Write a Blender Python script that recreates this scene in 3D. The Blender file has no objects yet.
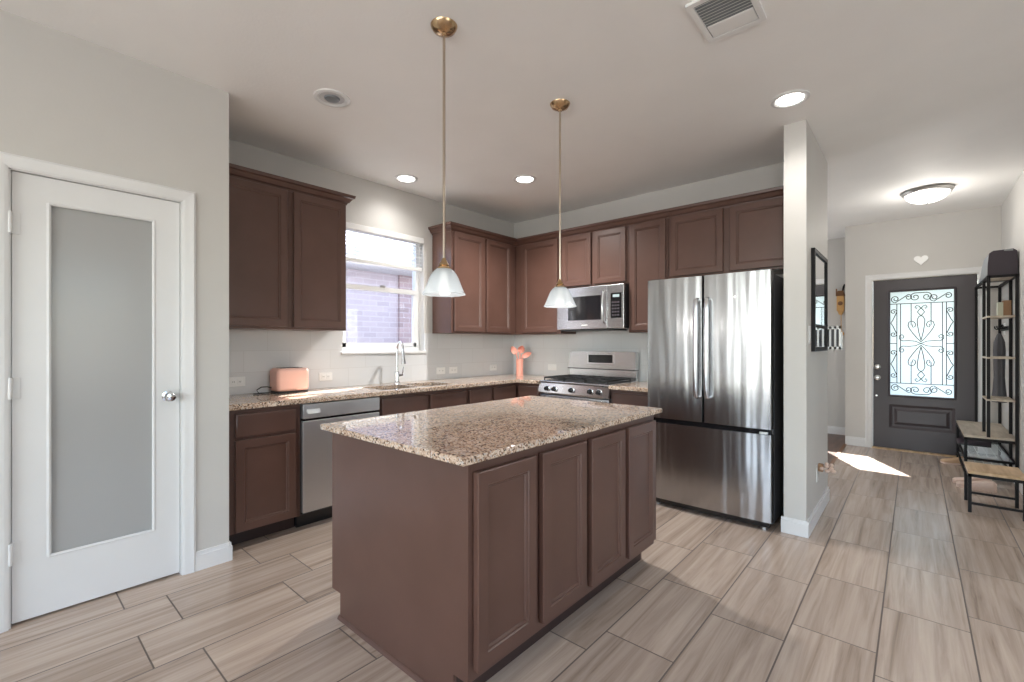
import bpy, bmesh, math, random
from mathutils import Vector, Matrix
random.seed(7)
PI = math.pi
S = bpy.context.scene
C = S.collection

# ------------------------------------------------------------------ camera, sky, sun, big lights, exposure
FPX, VPX = 458.0, 403.0
YAW = math.atan(VPX / FPX)
cd = bpy.data.cameras.new('camera'); cam = bpy.data.objects.new('camera', cd); C.objects.link(cam)
cam.location = (0, 0, 1.27); cam.rotation_euler = (PI/2, 0, YAW)
cd.sensor_width = 36.0; cd.lens = 36.0*FPX/1024.0; cd.shift_y = 2.5/1024.0
cd.clip_start = 0.05; cd.clip_end = 200
S.camera = cam
S.view_settings.view_transform = 'Standard'
S.view_settings.look = 'None'
S.view_settings.gamma = 1.0
S.view_settings.use_curve_mapping = False
S.view_settings.exposure = 0.45
try:
    S.cycles.use_denoising = True
    S.cycles.max_bounces = 10
    S.cycles.diffuse_bounces = 6
    S.cycles.sample_clamp_indirect = 6.0
    S.cycles.caustics_reflective = False
    S.cycles.caustics_refractive = False
except Exception:
    pass

W = bpy.data.worlds.new('sky'); S.world = W; W.use_nodes = True
wn = W.node_tree.nodes; wl = W.node_tree.links
sky = wn.new('ShaderNodeTexSky'); sky.sky_type = 'NISHITA'; sky.sun_disc = False
sky.sun_elevation = math.radians(40); sky.sun_rotation = math.radians(-30)
wl.new(sky.outputs[0], wn['Background'].inputs[0]); wn['Background'].inputs[1].default_value = 0.9

def lamp(name, kind, loc, energy, color=(1, 1, 1), aim=None, **kw):
    d = bpy.data.lights.new(name, kind); o = bpy.data.objects.new(name, d); C.objects.link(o)
    o.location = loc; d.energy = energy; d.color = color
    for k, v in kw.items(): setattr(d, k, v)
    if aim is not None: o.rotation_euler = Vector(aim).to_track_quat('-Z', 'Y').to_euler()
    return o
SUN_EL = math.radians(38)
lamp('sun', 'SUN', (-8, 14, 12), 26.0, (1.0, .98, .95), aim=(.45*math.cos(SUN_EL), -.89*math.cos(SUN_EL), -math.sin(SUN_EL)), angle=.01)
REAR_WINDOWS = [(-1.75, 1.4), (.1, 1.9), (2.1, 1.7)]          # centre x, width of the assumed living room windows behind the camera
for wx, ww in REAR_WINDOWS:
    lamp('daylight_fill', 'AREA', (wx, -4.93, 1.45), 44, (1.0, .985, .96), aim=(0, 1, .9), shape='RECTANGLE', size=ww-.1, size_y=2.1)  # added fill lamps at unseen openings, tilted up to brighten the ceiling
lamp('daylight_fill', 'AREA', (3.12, .6, 1.45), 22, (1.0, .985, .96), aim=(-1, 0, .9), shape='RECTANGLE', size=1.8, size_y=1.9)  # added side fill at an unseen, assumed opening
CANS = [(-2.62, 1.347, False), (-3.40, 2.44, True), (-2.616, 3.149, True), (-.564, 3.171, True)]
for x, y, on in CANS:
    if on: lamp('recessed_lamp', 'SPOT', (x, y, 2.70), {-3.40: 17, -2.616: 150, -.564: 20}[x], (1, .97, .93), aim=(0, 0, -1), spot_size=math.radians(150), spot_blend=1.0, shadow_soft_size=.07)

# ------------------------------------------------------------------ materials
M = {}
def mat(name, col, rough=.5, metal=0.0, **kw):
    m = bpy.data.materials.new(name); m.use_nodes = True
    b = m.node_tree.nodes['Principled BSDF']
    b.inputs['Base Color'].default_value = (*col, 1); b.inputs['Roughness'].default_value = rough; b.inputs['Metallic'].default_value = metal
    for k, v in kw.items(): b.inputs[k.replace('_', ' ')].default_value = v
    M[name] = m
    return m
def nodes(m): return m.node_tree.nodes, m.node_tree.links, m.node_tree.nodes['Principled BSDF']
def coords(n, l, scale=(1, 1, 1), rot=(0, 0, 0), loc=(0, 0, 0), src='Object'):
    t = n.new('ShaderNodeTexCoord'); mp = n.new('ShaderNodeMapping')
    mp.inputs['Scale'].default_value = scale; mp.inputs['Rotation'].default_value = rot; mp.inputs['Location'].default_value = loc
    l.new(t.outputs[src], mp.inputs[0]); return mp.outputs[0]
def noise(n, l, vec, scale, detail=3, rough=.5):
    t = n.new('ShaderNodeTexNoise'); t.inputs['Scale'].default_value = scale; t.inputs['Detail'].default_value = detail; t.inputs['Roughness'].default_value = rough
    l.new(vec, t.inputs['Vector']); return t
def ramp(n, l, fac, stops, interp='LINEAR'):
    r = n.new('ShaderNodeValToRGB'); r.color_ramp.interpolation = interp
    e = r.color_ramp.elements
    while len(e) < len(stops): e.new(.5)
    for k, (p, c) in enumerate(stops): e[k].position = p; e[k].color = (*c, 1)
    l.new(fac, r.inputs[0]); return r
def bump(n, l, b, h, strength=.1, dist=.01):
    u = n.new('ShaderNodeBump'); u.inputs['Strength'].default_value = strength; u.inputs['Distance'].default_value = dist
    l.new(h, u.inputs['Height']); l.new(u.outputs[0], b.inputs['Normal'])
def mottle(name, c1, c2, scale=6, rough=.5, bstr=0, bscale=200, **kw):
    m = mat(name, c1, rough, **kw); n, l, b = nodes(m); v = coords(n, l)
    t = noise(n, l, v, scale); l.new(ramp(n, l, t.outputs[0], [(.35, c1), (.65, c2)]).outputs[0], b.inputs['Base Color'])
    if bstr: bump(n, l, b, noise(n, l, v, bscale).outputs[0], bstr, .004)
    return m
mottle('wall_paint', (.565, .55, .525), (.58, .565, .54), 3, .55, .12, 90)
mottle('ceiling_paint', (.87, .865, .85), (.89, .885, .87), 3, .65, .2, 70)
mottle('white_paint', (.72, .72, .72), (.74, .74, .74), 4, .35)
mat('white_plastic', (.82, .82, .81), .3)
mat('slot_dark', (.03, .03, .03), .5)
m = mottle('cabinet_wood', (.098, .050, .038), (.112, .058, .045), 5, .33); n, l, b = nodes(m)
b.inputs['Specular IOR Level'].default_value = .55
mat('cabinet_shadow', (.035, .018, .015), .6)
mat('black_metal', (.010, .009, .010), .5, 0, Specular_IOR_Level=.2)
mat('cast_iron', (.02, .02, .021), .55)
mat('black_gloss', (.012, .012, .014), .08)
mat('dark_plastic', (.025, .025, .028), .35)
mat('chrome', (.75, .76, .78), .12, 1.0)
mat('nickel', (.70, .69, .67), .32, 1.0)
mat('brass', (.55, .38, .22), .22, 1.0)
mat('copper_rod', (.50, .42, .34), .3, 1.0)
mat('pink_plastic', (.82, .50, .42), .38)
mat('coral_silicone', (.80, .36, .28), .45)
mat('fabric_dark', (.055, .045, .055), .8)
mat('fabric_grey', (.30, .32, .33), .7)
mat('fabric_light', (.55, .55, .56), .35)
mat('grey_cloth', (.10, .10, .11), .8)
mat('plum', (.045, .03, .04), .6)
mat('tan_leather', (.55, .36, .22), .5)
mat('rose_leather', (.62, .46, .38), .5)
mat('honey_wood', (.60, .34, .12), .45)
mat('brown_wood', (.20, .09, .035), .5)
mat('cardboard', (.30, .17, .09), .7)
mat('sage_paper', (.55, .56, .45), .7)
mat('door_charcoal', (.056, .046, .052), .42)
mat('fridge_side', (.11, .11, .115), .45, .4)
mat('soffit', (.72, .72, .74), .6)
mat('concrete', (.14, .14, .12), .9)
mat('grille_iron', (.015, .015, .017), .5)

def steel(name, col, rough, horiz=False, wave=0.0):
    m = mat(name, col, rough, 1.0); n, l, b = nodes(m)
    v = coords(n, l, (2, 2, 260) if horiz else (260, 260, 2))
    t = noise(n, l, v, 3, 2)
    r = n.new('ShaderNodeMapRange'); r.inputs[3].default_value = rough-.02; r.inputs[4].default_value = rough+.03
    l.new(t.outputs[0], r.inputs[0]); l.new(r.outputs[0], b.inputs['Roughness'])
    if wave:
        v2 = coords(n, l, (6.5, 1, .55)); t2 = noise(n, l, v2, 1.7, 1.0)
        bump(n, l, b, t2.outputs[0], wave, .03)
    return m
steel('steel', (.58, .58, .59), .26, True)
steel('steel_door', (.45, .45, .46), .22, False, .30)
steel('steel_satin', (.70, .70, .71), .42, True)
steel('steel_bright', (.68, .68, .69), .2, True)
steel('steel_sink', (.42, .43, .44), .3, True)

m = mat('granite', (.5, .4, .3), .03); n, l, b = nodes(m); v = coords(n, l)
vo = n.new('ShaderNodeTexVoronoi'); vo.inputs['Scale'].default_value = 150; l.new(v, vo.inputs['Vector'])
sep = n.new('ShaderNodeSeparateColor'); l.new(vo.outputs['Color'], sep.inputs[0])
g1 = ramp(n, l, sep.outputs[0], [(0, (.09, .062, .05)), (.09, (.27, .17, .12)), (.22, (.50, .36, .27)), (.45, (.66, .51, .40)), (.72, (.76, .64, .53)), (.9, (.56, .52, .49))], 'CONSTANT')
big = noise(n, l, v, 14, 3); g2 = ramp(n, l, big.outputs[0], [(.3, (.80, .76, .72)), (.7, (1.0, 1.0, 1.0))])
mx = n.new('ShaderNodeMixRGB'); mx.blend_type = 'MULTIPLY'; mx.inputs[0].default_value = 1
l.new(g1.outputs[0], mx.inputs[1]); l.new(g2.outputs[0], mx.inputs[2]); l.new(mx.outputs[0], b.inputs['Base Color'])

m = mat('floor_tile', (.5, .4, .35), .3); n, l, b = nodes(m)
# bricks run along world Y: brick u = y, v = x
v = coords(n, l, (1, 1, 1), (0, 0, 0), (.117 + .302*20, -2.84 - .163 + .605*20, 0))
sx = n.new('ShaderNodeSeparateXYZ'); l.new(v, sx.inputs[0]); cx = n.new('ShaderNodeCombineXYZ')
l.new(sx.outputs[1], cx.inputs[0]); l.new(sx.outputs[0], cx.inputs[1])
br = n.new('ShaderNodeTexBrick'); br.offset = .27; br.offset_frequency = 2; br.squash = 1
for k, val in (('Scale', 1), ('Mortar Size', .0034), ('Mortar Smooth', .1), ('Bias', 0), ('Brick Width', .605), ('Row Height', .302)): br.inputs[k].default_value = val
br.inputs['Color1'].default_value = (0, 0, 0, 1); br.inputs['Color2'].default_value = (1, 1, 1, 1); br.inputs['Mortar'].default_value = (.5, .5, .5, 1)
l.new(cx.outputs[0], br.inputs['Vector'])
# veins: long streaks along Y, shifted from tile to tile
ofs = n.new('ShaderNodeVectorMath'); ofs.operation = 'MULTIPLY_ADD'; ofs.inputs[1].default_value = (7.3, 3.1, 5.7)
l.new(br.outputs['Color'], ofs.inputs[0]); l.new(v, ofs.inputs[2])
vm = n.new('ShaderNodeMapping'); vm.inputs['Scale'].default_value = (18, .75, 1); l.new(ofs.outputs[0], vm.inputs[0])
s1 = n.new('ShaderNodeTexNoise'); s1.inputs['Scale'].default_value = 1.3; s1.inputs['Detail'].default_value = 5; s1.inputs['Roughness'].default_value = .62; s1.inputs['Distortion'].default_value = .6
l.new(vm.outputs[0], s1.inputs['Vector'])
c1 = ramp(n, l, s1.outputs[0], [(.26, (.25, .188, .145)), (.40, (.41, .325, .265)), (.55, (.51, .415, .345)), (.72, (.58, .485, .41))])
tv = ramp(n, l, br.outputs['Color'], [(0, (.88, .87, .87)), (1, (1.04, 1.03, 1.02))])
mx = n.new('ShaderNodeMixRGB'); mx.blend_type = 'MULTIPLY'; mx.inputs[0].default_value = 1
l.new(c1.outputs[0], mx.inputs[1]); l.new(tv.outputs[0], mx.inputs[2])
mg = n.new('ShaderNodeMixRGB'); l.new(br.outputs['Fac'], mg.inputs[0]); l.new(mx.outputs[0], mg.inputs[1]); mg.inputs[2].default_value = (.13, .10, .085, 1)
l.new(mg.outputs[0], b.inputs['Base Color'])
rr = n.new('ShaderNodeMapRange'); rr.inputs[3].default_value = .24; rr.inputs[4].default_value = .6; l.new(br.outputs['Fac'], rr.inputs[0]); l.new(rr.outputs[0], b.inputs['Roughness'])
inv = n.new('ShaderNodeMath'); inv.operation = 'SUBTRACT'; inv.inputs[0].default_value = 1; l.new(br.outputs['Fac'], inv.inputs[1]); bump(n, l, b, inv.outputs[0], .35, .002)

m = mat('wood_floor', (.1, .05, .03), .35); n, l, b = nodes(m); v = coords(n, l, (10, 1, 1)); t = noise(n, l, v, 2, 4)
l.new(ramp(n, l, t.outputs[0], [(.3, (.05, .022, .013)), (.7, (.13, .06, .036))]).outputs[0], b.inputs['Base Color'])
m = mat('shelf_wood', (.5, .36, .22), .45); n, l, b = nodes(m); v = coords(n, l, (9, 1.2, 9)); t = noise(n, l, v, 3, 5)
l.new(ramp(n, l, t.outputs[0], [(.3, (.42, .27, .14)), (.7, (.66, .48, .30))]).outputs[0], b.inputs['Base Color'])

m = mat('bench_wood', (.5, .42, .33), .45); n, l, b = nodes(m); v = coords(n, l, (9, 1.2, 9)); t = noise(n, l, v, 3, 5)
l.new(ramp(n, l, t.outputs[0], [(.3, (.42, .35, .27)), (.7, (.62, .54, .44))]).outputs[0], b.inputs['Base Color'])

def tile_mat(name, axis):
    m = mat(name, (.7, .71, .72), .12); n, l, b = nodes(m)
    v = coords(n, l, (1, 1, 1), (0, 0, 0), (10, 10, -.90)); sx = n.new('ShaderNodeSeparateXYZ'); l.new(v, sx.inputs[0]); cx = n.new('ShaderNodeCombineXYZ')
    l.new(sx.outputs[axis], cx.inputs[0]); l.new(sx.outputs[2], cx.inputs[1])
    br = n.new('ShaderNodeTexBrick'); br.offset = .5
    for k, val in (('Scale', 1), ('Mortar Size', .0016), ('Mortar Smooth', .1), ('Bias', 0), ('Brick Width', .33), ('Row Height', .158)): br.inputs[k].default_value = val
    br.inputs['Color1'].default_value = (.66, .67, .68, 1); br.inputs['Color2'].default_value = (.70, .71, .72, 1); br.inputs['Mortar'].default_value = (.60, .60, .60, 1)
    l.new(cx.outputs[0], br.inputs['Vector']); l.new(br.outputs['Color'], b.inputs['Base Color'])
    inv = n.new('ShaderNodeMath'); inv.operation = 'SUBTRACT'; inv.inputs[0].default_value = 1; l.new(br.outputs['Fac'], inv.inputs[1]); bump(n, l, b, inv.outputs[0], .2, .001)
tile_mat('splash_tile_left', 1); tile_mat('splash_tile_back', 0)

def brick_mat(name, ca, cb, cm):
    m = mat(name, ca, .85); n, l, b = nodes(m); v = coords(n, l); sx = n.new('ShaderNodeSeparateXYZ'); l.new(v, sx.inputs[0]); cx = n.new('ShaderNodeCombineXYZ')
    l.new(sx.outputs[1], cx.inputs[0]); l.new(sx.outputs[2], cx.inputs[1])
    br = n.new('ShaderNodeTexBrick')
    for k, val in (('Scale', 1), ('Mortar Size', .006), ('Mortar Smooth', .1), ('Bias', 0), ('Brick Width', .2), ('Row Height', .07)): br.inputs[k].default_value = val
    br.inputs['Color1'].default_value = (*ca, 1); br.inputs['Color2'].default_value = (*cb, 1); br.inputs['Mortar'].default_value = (*cm, 1)
    l.new(cx.outputs[0], br.inputs['Vector']); l.new(br.outputs['Color'], b.inputs['Base Color'])
brick_mat('brick', (.62, .545, .565), (.54, .47, .50), (.66, .61, .63)); brick_mat('brick_dark', (.52, .40, .40), (.38, .29, .29), (.55, .48, .48)); mat('exterior_grey', (.33, .33, .35), .9)

def glass(name, col=(1, 1, 1), rough=0.0, ior=1.45, **kw):
    m = mat(name, col, rough, **kw); b = m.node_tree.nodes['Principled BSDF']
    b.inputs['Transmission Weight'].default_value = 1.0; b.inputs['IOR'].default_value = ior
    return m
def thin_glass(name, tint, gloss):
    m = bpy.data.materials.new(name); m.use_nodes = True; n = m.node_tree.nodes; l = m.node_tree.links; n.clear()
    o = n.new('ShaderNodeOutputMaterial'); t = n.new('ShaderNodeBsdfTransparent'); g = n.new('ShaderNodeBsdfGlossy'); x = n.new('ShaderNodeMixShader')
    t.inputs[0].default_value = (*tint, 1); g.inputs['Roughness'].default_value = .02; x.inputs[0].default_value = gloss
    l.new(t.outputs[0], x.inputs[1]); l.new(g.outputs[0], x.inputs[2]); l.new(x.outputs[0], o.inputs[0]); M[name] = m
thin_glass('window_glass', (.96, .97, .98), .05)
thin_glass('cooktop_glass', (.9, .9, .9), .05)
def frosted(name, col, trans, gloss=.06):
    m = bpy.data.materials.new(name); m.use_nodes = True; n = m.node_tree.nodes; l = m.node_tree.links; n.clear()
    o = n.new('ShaderNodeOutputMaterial'); d = n.new('ShaderNodeBsdfDiffuse'); t = n.new('ShaderNodeBsdfTranslucent'); g = n.new('ShaderNodeBsdfGlossy')
    x = n.new('ShaderNodeMixShader'); y = n.new('ShaderNodeMixShader')
    d.inputs[0].default_value = (*col, 1); t.inputs[0].default_value = (*col, 1); g.inputs['Roughness'].default_value = .18
    x.inputs[0].default_value = trans; y.inputs[0].default_value = gloss
    l.new(d.outputs[0], x.inputs[1]); l.new(t.outputs[0], x.inputs[2]); l.new(x.outputs[0], y.inputs[1]); l.new(g.outputs[0], y.inputs[2]); l.new(y.outputs[0], o.inputs[0]); M[name] = m
frosted('frosted_grey', (.53, .53, .525), .3, .02)
frosted('frosted_door', (.78, .85, .88), .8, .05)
frosted('shade_glass', (.62, .67, .71), .55, .12)
m = M['shade_glass']; n = m.node_tree.nodes; l = m.node_tree.links; o = [q for q in n if q.type == 'OUTPUT_MATERIAL'][0]; src = o.inputs[0].links[0].from_socket
tr = n.new('ShaderNodeBsdfTransparent'); x = n.new('ShaderNodeMixShader'); x.inputs[0].default_value = .38; l.new(src, x.inputs[1]); l.new(tr.outputs[0], x.inputs[2]); l.new(x.outputs[0], o.inputs[0])
def emis(name, col, s):
    m = mat(name, col, .5); b = m.node_tree.nodes['Principled BSDF']; b.inputs['Emission Color'].default_value = (*col, 1); b.inputs['Emission Strength'].default_value = s
emis('lamp_glow', (1, .97, .92), 9.0); emis('dome_glow', (1, .96, .9), 3.0); emis('bulb_glow', (1, .95, .88), 1.1); emis('display_glow', (.35, .42, .45), .15)

# ------------------------------------------------------------------ mesh helpers
class MB:
    def __init__(s): s.bm = bmesh.new()
    def box(s, x0, x1, y0, y1, z0, z1, bev=0.0, seg=1):
        x0, x1 = min(x0, x1), max(x0, x1); y0, y1 = min(y0, y1), max(y0, y1); z0, z1 = min(z0, z1), max(z0, z1)
        t = bmesh.new(); bmesh.ops.create_cube(t, size=1)
        for v in t.verts: v.co = Vector(((x0+x1)/2+v.co.x*(x1-x0), (y0+y1)/2+v.co.y*(y1-y0), (z0+z1)/2+v.co.z*(z1-z0)))
        if bev: bmesh.ops.bevel(t, geom=t.edges[:], offset=min(bev, .49*min(x1-x0, y1-y0, z1-z0)), segments=seg, profile=.5, affect='EDGES')
        s.add(t); return s
    def add(s, t, mtx=None):
        me = bpy.data.meshes.new('tmp'); t.to_mesh(me); t.free()
        if mtx: me.transform(mtx)
        s.bm.from_mesh(me); bpy.data.meshes.remove(me)
    def tube(s, pts, r, seg=8, caps=True, closed=False, flat=1.0):
        pts = [Vector(p) for p in pts]; n = len(pts); rr = r if isinstance(r, (list, tuple)) else [r]*n
        rings = []; up = None
        for i in range(n):
            if closed: d = pts[(i+1) % n]-pts[i-1]
            else: d = pts[min(i+1, n-1)]-pts[max(i-1, 0)]
            d.normalize()
            if up is None:
                up = Vector((0, 0, 1)) if abs(d.z) < .9 else Vector((1, 0, 0))
            a = d.cross(up)
            if a.length < 1e-4: a = d.orthogonal()
            a.normalize(); b_ = a.cross(d).normalized(); up = b_
            rings.append([s.bm.verts.new(pts[i]+(a*math.cos(2*PI*k/seg)+b_*math.sin(2*PI*k/seg)*flat)*rr[i]) for k in range(seg)])
        m = n if closed else n-1
        for i in range(m):
            A, B = rings[i], rings[(i+1) % n]
            for k in range(seg): s.bm.faces.new((A[k], A[(k+1) % seg], B[(k+1) % seg], B[k]))
        if caps and not closed: s.bm.faces.new(rings[0][::-1]); s.bm.faces.new(rings[-1])
        return s
    def lathe(s, c, prof, seg=24, axis='z', wave=None, cap=True):
        c = Vector(c); rings = []
        for r, h in prof:
            ring = []
            for k in range(seg):
                a = 2*PI*k/seg; q = r*(1+(wave(a, h) if wave else 0))
                p = (q*math.cos(a), q*math.sin(a), h)
                if axis == 'y': p = (p[0], p[2], p[1])
                if axis == 'x': p = (p[2], p[0], p[1])
                ring.append(s.bm.verts.new(c+Vector(p)))
            rings.append(ring)
        for A, B in zip(rings, rings[1:]):
            for k in range(seg): s.bm.faces.new((A[k], A[(k+1) % seg], B[(k+1) % seg], B[k]))
        if cap: s.bm.faces.new(rings[0][::-1]); s.bm.faces.new(rings[-1])
        return s
    def rings(s, P, u0, u1, w0, w1, prof):
        """nested rectangles (inset, depth): a moulded panel; P maps (u, w, d) to a point"""
        R = []
        for i, d in prof:
            R.append([s.bm.verts.new(P(u, w, d)) for u, w in ((u0+i, w0+i), (u1-i, w0+i), (u1-i, w1-i), (u0+i, w1-i))])
        for A, B in zip(R, R[1:]):
            for k in range(4): s.bm.faces.new((A[k], A[(k+1) % 4], B[(k+1) % 4], B[k]))
        s.bm.faces.new(R[0][::-1]); s.bm.faces.new(R[-1]); return s
    def prism(s, poly, P, d0, d1):
        A = [s.bm.verts.new(P(u, w, d0)) for u, w in poly]; B = [s.bm.verts.new(P(u, w, d1)) for u, w in poly]; n = len(poly)
        for k in range(n): s.bm.faces.new((A[k], A[(k+1) % n], B[(k+1) % n], B[k]))
        s.bm.faces.new(A[::-1]); s.bm.faces.new(B); return s
    def sphere(s, c, r, sx=1, sy=1, sz=1, u=16, v=10):
        t = bmesh.new(); bmesh.ops.create_uvsphere(t, u_segments=u, v_segments=v, radius=r)
        s.add(t, Matrix.Translation(c) @ Matrix.Diagonal((sx, sy, sz, 1))); return s
    def build(s, name, m, parent=None, smooth=True, org=None):
        bmesh.ops.recalc_face_normals(s.bm, faces=s.bm.faces[:])
        o0 = ORG[parent.name] if parent else (Vector(org) if org else Vector((0, 0, 0)))
        bmesh.ops.translate(s.bm, verts=s.bm.verts[:], vec=-o0)
        me = bpy.data.meshes.new(name); s.bm.to_mesh(me); s.bm.free()
        me.materials.append(M[m])
        if smooth:
            me.polygons.foreach_set('use_smooth', [True]*len(me.polygons)); me.set_sharp_from_angle(angle=math.radians(32))
        o = bpy.data.objects.new(name, me); C.objects.link(o)
        if smooth: wnorm(o)
        if parent: o.parent = parent
        else: o.location = o0
        ORG[o.name] = o0
        return o
def wnorm(o):
    w_ = o.modifiers.new('normals', 'WEIGHTED_NORMAL'); w_.keep_sharp = True; w_.weight = 50
ORG = {}
def tag(o, label, cat, group=None, kind=None):
    o['label'] = label; o['category'] = cat
    if group: o['group'] = group
    if kind: o['kind'] = kind
    return o
def thing(name, loc, label, cat, group=None, kind=None):
    o = bpy.data.objects.new(name, None); o.empty_display_size = .05; C.objects.link(o); o.location = loc; ORG[o.name] = Vector(loc)
    return tag(o, label, cat, group, kind)
def PX(x0): return lambda u, w, d: Vector((x0+d, u, w))        # faces +X, u = y
def PY(y0): return lambda u, w, d: Vector((u, y0-d, w))        # faces -Y, u = x
T = .024
DOOR = [(0, 0), (0, T-.003), (.003, T), (.048, T), (.051, T-.005), (.058, T-.006), (.063, T-.013)]
DOOR_S = [(0, 0), (0, T-.003), (.003, T), (.040, T), (.043, T-.004), (.047, T-.005), (.051, T-.010)]
SLAB = [(0, 0), (0, T-.006), (.004, T-.002), (.012, T)]

# ------------------------------------------------------------------ the room
CZ = 2.74
def wallbox(name, boxes, m='wall_paint', label='painted greige wall', cat='wall'):
    k = MB()
    for q in boxes: k.box(*q)
    o = k.build(name, m, smooth=False); return tag(o, label, cat, kind='structure')
def hole_y(x0, x1, y0, y1, z0, z1, hy0, hy1, hz0, hz1):      # a wall along Y with one opening
    r = [(x0, x1, y0, hy0, z0, z1), (x0, x1, hy1, y1, z0, z1), (x0, x1, hy0, hy1, hz1, z1)]
    if hz0 > z0: r.append((x0, x1, hy0, hy1, z0, hz0))
    return r
def hole_x(x0, x1, y0, y1, z0, z1, hx0, hx1, hz0, hz1):
    r = [(x0, hx0, y0, y1, z0, z1), (hx1, x1, y0, y1, z0, z1), (hx0, hx1, y0, y1, hz1, z1)]
    if hz0 > z0: r.append((hx0, hx1, y0, y1, z0, hz0))
    return r
k = MB(); k.box(-3.85, 3.3, -5.1, 4.36, -.1, 0); k.box(-.66, .82, 4.36, 7.26, -.1, 0)
tag(k.build('floor', 'floor_tile', smooth=False), 'beige streaked rectangular floor tiles with thin dark grout', 'floor', kind='structure')
tag(MB().box(-3.85, -.66, 4.36, 7.95, -.1, 0).build('floor', 'wood_floor', smooth=False), 'dark brown wood floor of the room left of the front door', 'floor', kind='structure')
tag(MB().box(-3.85, 3.3, -5.1, 7.95, CZ, CZ+.12).build('ceiling', 'ceiling_paint', smooth=False), 'flat greige painted ceiling with recessed lights', 'ceiling', kind='structure')
WY0, WY1, WZ0, WZ1 = 1.99, 2.865, 1.195, 2.325
wallbox('wall_left', hole_y(-3.85, -3.70, .80, 7.95, 0, CZ, WY0, WY1, WZ0, WZ1), label='kitchen wall with the window above the sink')
wallbox('wall_added_skin', hole_y(-3.87, -3.851, -5.0, 7.95, -.12, CZ, WY0-.01, WY1+.01, WZ0-.01, WZ1+.01), 'exterior_grey', 'added unseen grey skin outside the sink window wall, dulling bounced sun')  # added skin, out of view, cuts sun bouncing onto the brick house
wallbox('wall_back', [(-3.70, -.665, 4.24, 4.36, 0, CZ)], label='kitchen wall behind the range and refrigerator')
wallbox('wall_wing', [(-.665, -.535, 3.53, 4.50, 0, CZ)], label='narrow wall end standing right of the refrigerator')
wallbox('wall_pantry', hole_y(-3.14, -3.02, -5.0, .92, 0, CZ, .050, .692, 0, 2.052) + [(-3.70, -3.14, .80, .92, 0, CZ)], label='wall with the frosted glass pantry door')
wallbox('wall_front', hole_x(-.66, .69, 7.11, 7.25, 0, CZ, -.395, .525, 0, 2.045) + [(-.66, -.54, 7.25, 7.95, 0, CZ)], label='end wall of the hall holding the dark front door')
wallbox('wall_study', hole_x(-3.70, -.66, 7.82, 7.95, 0, CZ, -1.52, -1.06, 1.15, 1.90), label='far wall of the side room with the clock')
wallbox('wall_right', [(.69, .81, 4.2, 7.25, 0, CZ), (.81, 3.2, 4.2, 4.32, 0, CZ)], label='right wall of the entrance hall')
wallbox('wall_living', hole_y(3.2, 3.32, -5.0, 4.32, 0, CZ, -.35, 1.55, .45, 2.45), label='right wall of the living area')
rb = []
edges = [-3.14] + [e for wx, ww in REAR_WINDOWS for e in (wx-ww/2, wx+ww/2)] + [3.32]
for a, b_ in zip(edges[0::2], edges[1::2]): rb.append((a, b_, -5.12, -5.0, 0, CZ))
for wx, ww in REAR_WINDOWS: rb += [(wx-ww/2, wx+ww/2, -5.12, -5.0, 0, .35), (wx-ww/2, wx+ww/2, -5.12, -5.0, 2.55, CZ)]
wallbox('wall_rear', rb, label='living area wall with three windows behind the camera')
tag(MB().box(-30, 30, -30, 40, -.3, -.12).build('ground', 'concrete', smooth=False), 'pale ground outside the house', 'ground', kind='structure')

def baseboard(name, runs, label):
    k = MB()
    for x0, y0, x1, y1, nx, ny in runs:
        t = .014; hgt = .105
        if nx: k.box(x0, x0+nx*t, y0, y1, 0, hgt-.02); k.box(x0, x0+nx*t*.6, y0, y1, hgt-.02, hgt)
        else: k.box(x0, x1, y0, y0+ny*t, 0, hgt-.02); k.box(x0, x1, y0, y0+ny*t*.6, hgt-.02, hgt)
    return tag(k.build(name, 'white_paint', smooth=False), label, 'baseboard', kind='structure')
baseboard('baseboard_pantry', [(-3.02, .752, 0, .9195, 1, 0), (-3.02, -5, 0, -.012, 1, 0), (-3.24, .92, -3.006, 0, 0, 1)], 'white baseboard right of the pantry door')
baseboard('baseboard_wing', [(-.679, 3.53, -.521, 0, 0, -1), (-.535, 3.5305, 0, 4.50, 1, 0)], 'white baseboard around the narrow wall end')
baseboard('baseboard_front', [(-.66, 7.11, -.455, 0, 0, -1)], 'white baseboard left of the front door')
baseboard('baseboard_study', [(-3.7, 7.82, -.66, 0, 0, -1)], 'white baseboard of the far side room')
baseboard('baseboard_right', [(.69, 4.2, 0, 7.11, -1, 0)], 'white baseboard of the hall right wall')

# backsplash
o = MB().box(-3.70, -3.69, .92, WY0-.0, .90, 1.372).box(-3.70, -3.69, WY1, 4.24, .90, 1.372).box(-3.70, -3.69, WY0, WY1, .90, WZ0).build('trim_1', 'splash_tile_left', smooth=False)
tag(o, 'glossy white tile backsplash below the window', 'backsplash', kind='structure')
o = MB().box(-3.69, -1.60, 4.23, 4.24, .80, 1.42).build('trim_2', 'splash_tile_back', smooth=False)
tag(o, 'glossy white tile backsplash behind the range', 'backsplash', kind='structure')
tag(MB().box(-.675, -.645, 4.50, 7.10, 0, .006).build('trim_3', 'brown_wood'), 'thin threshold strip between hall tile and wood floor', 'trim', kind='structure')

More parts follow.
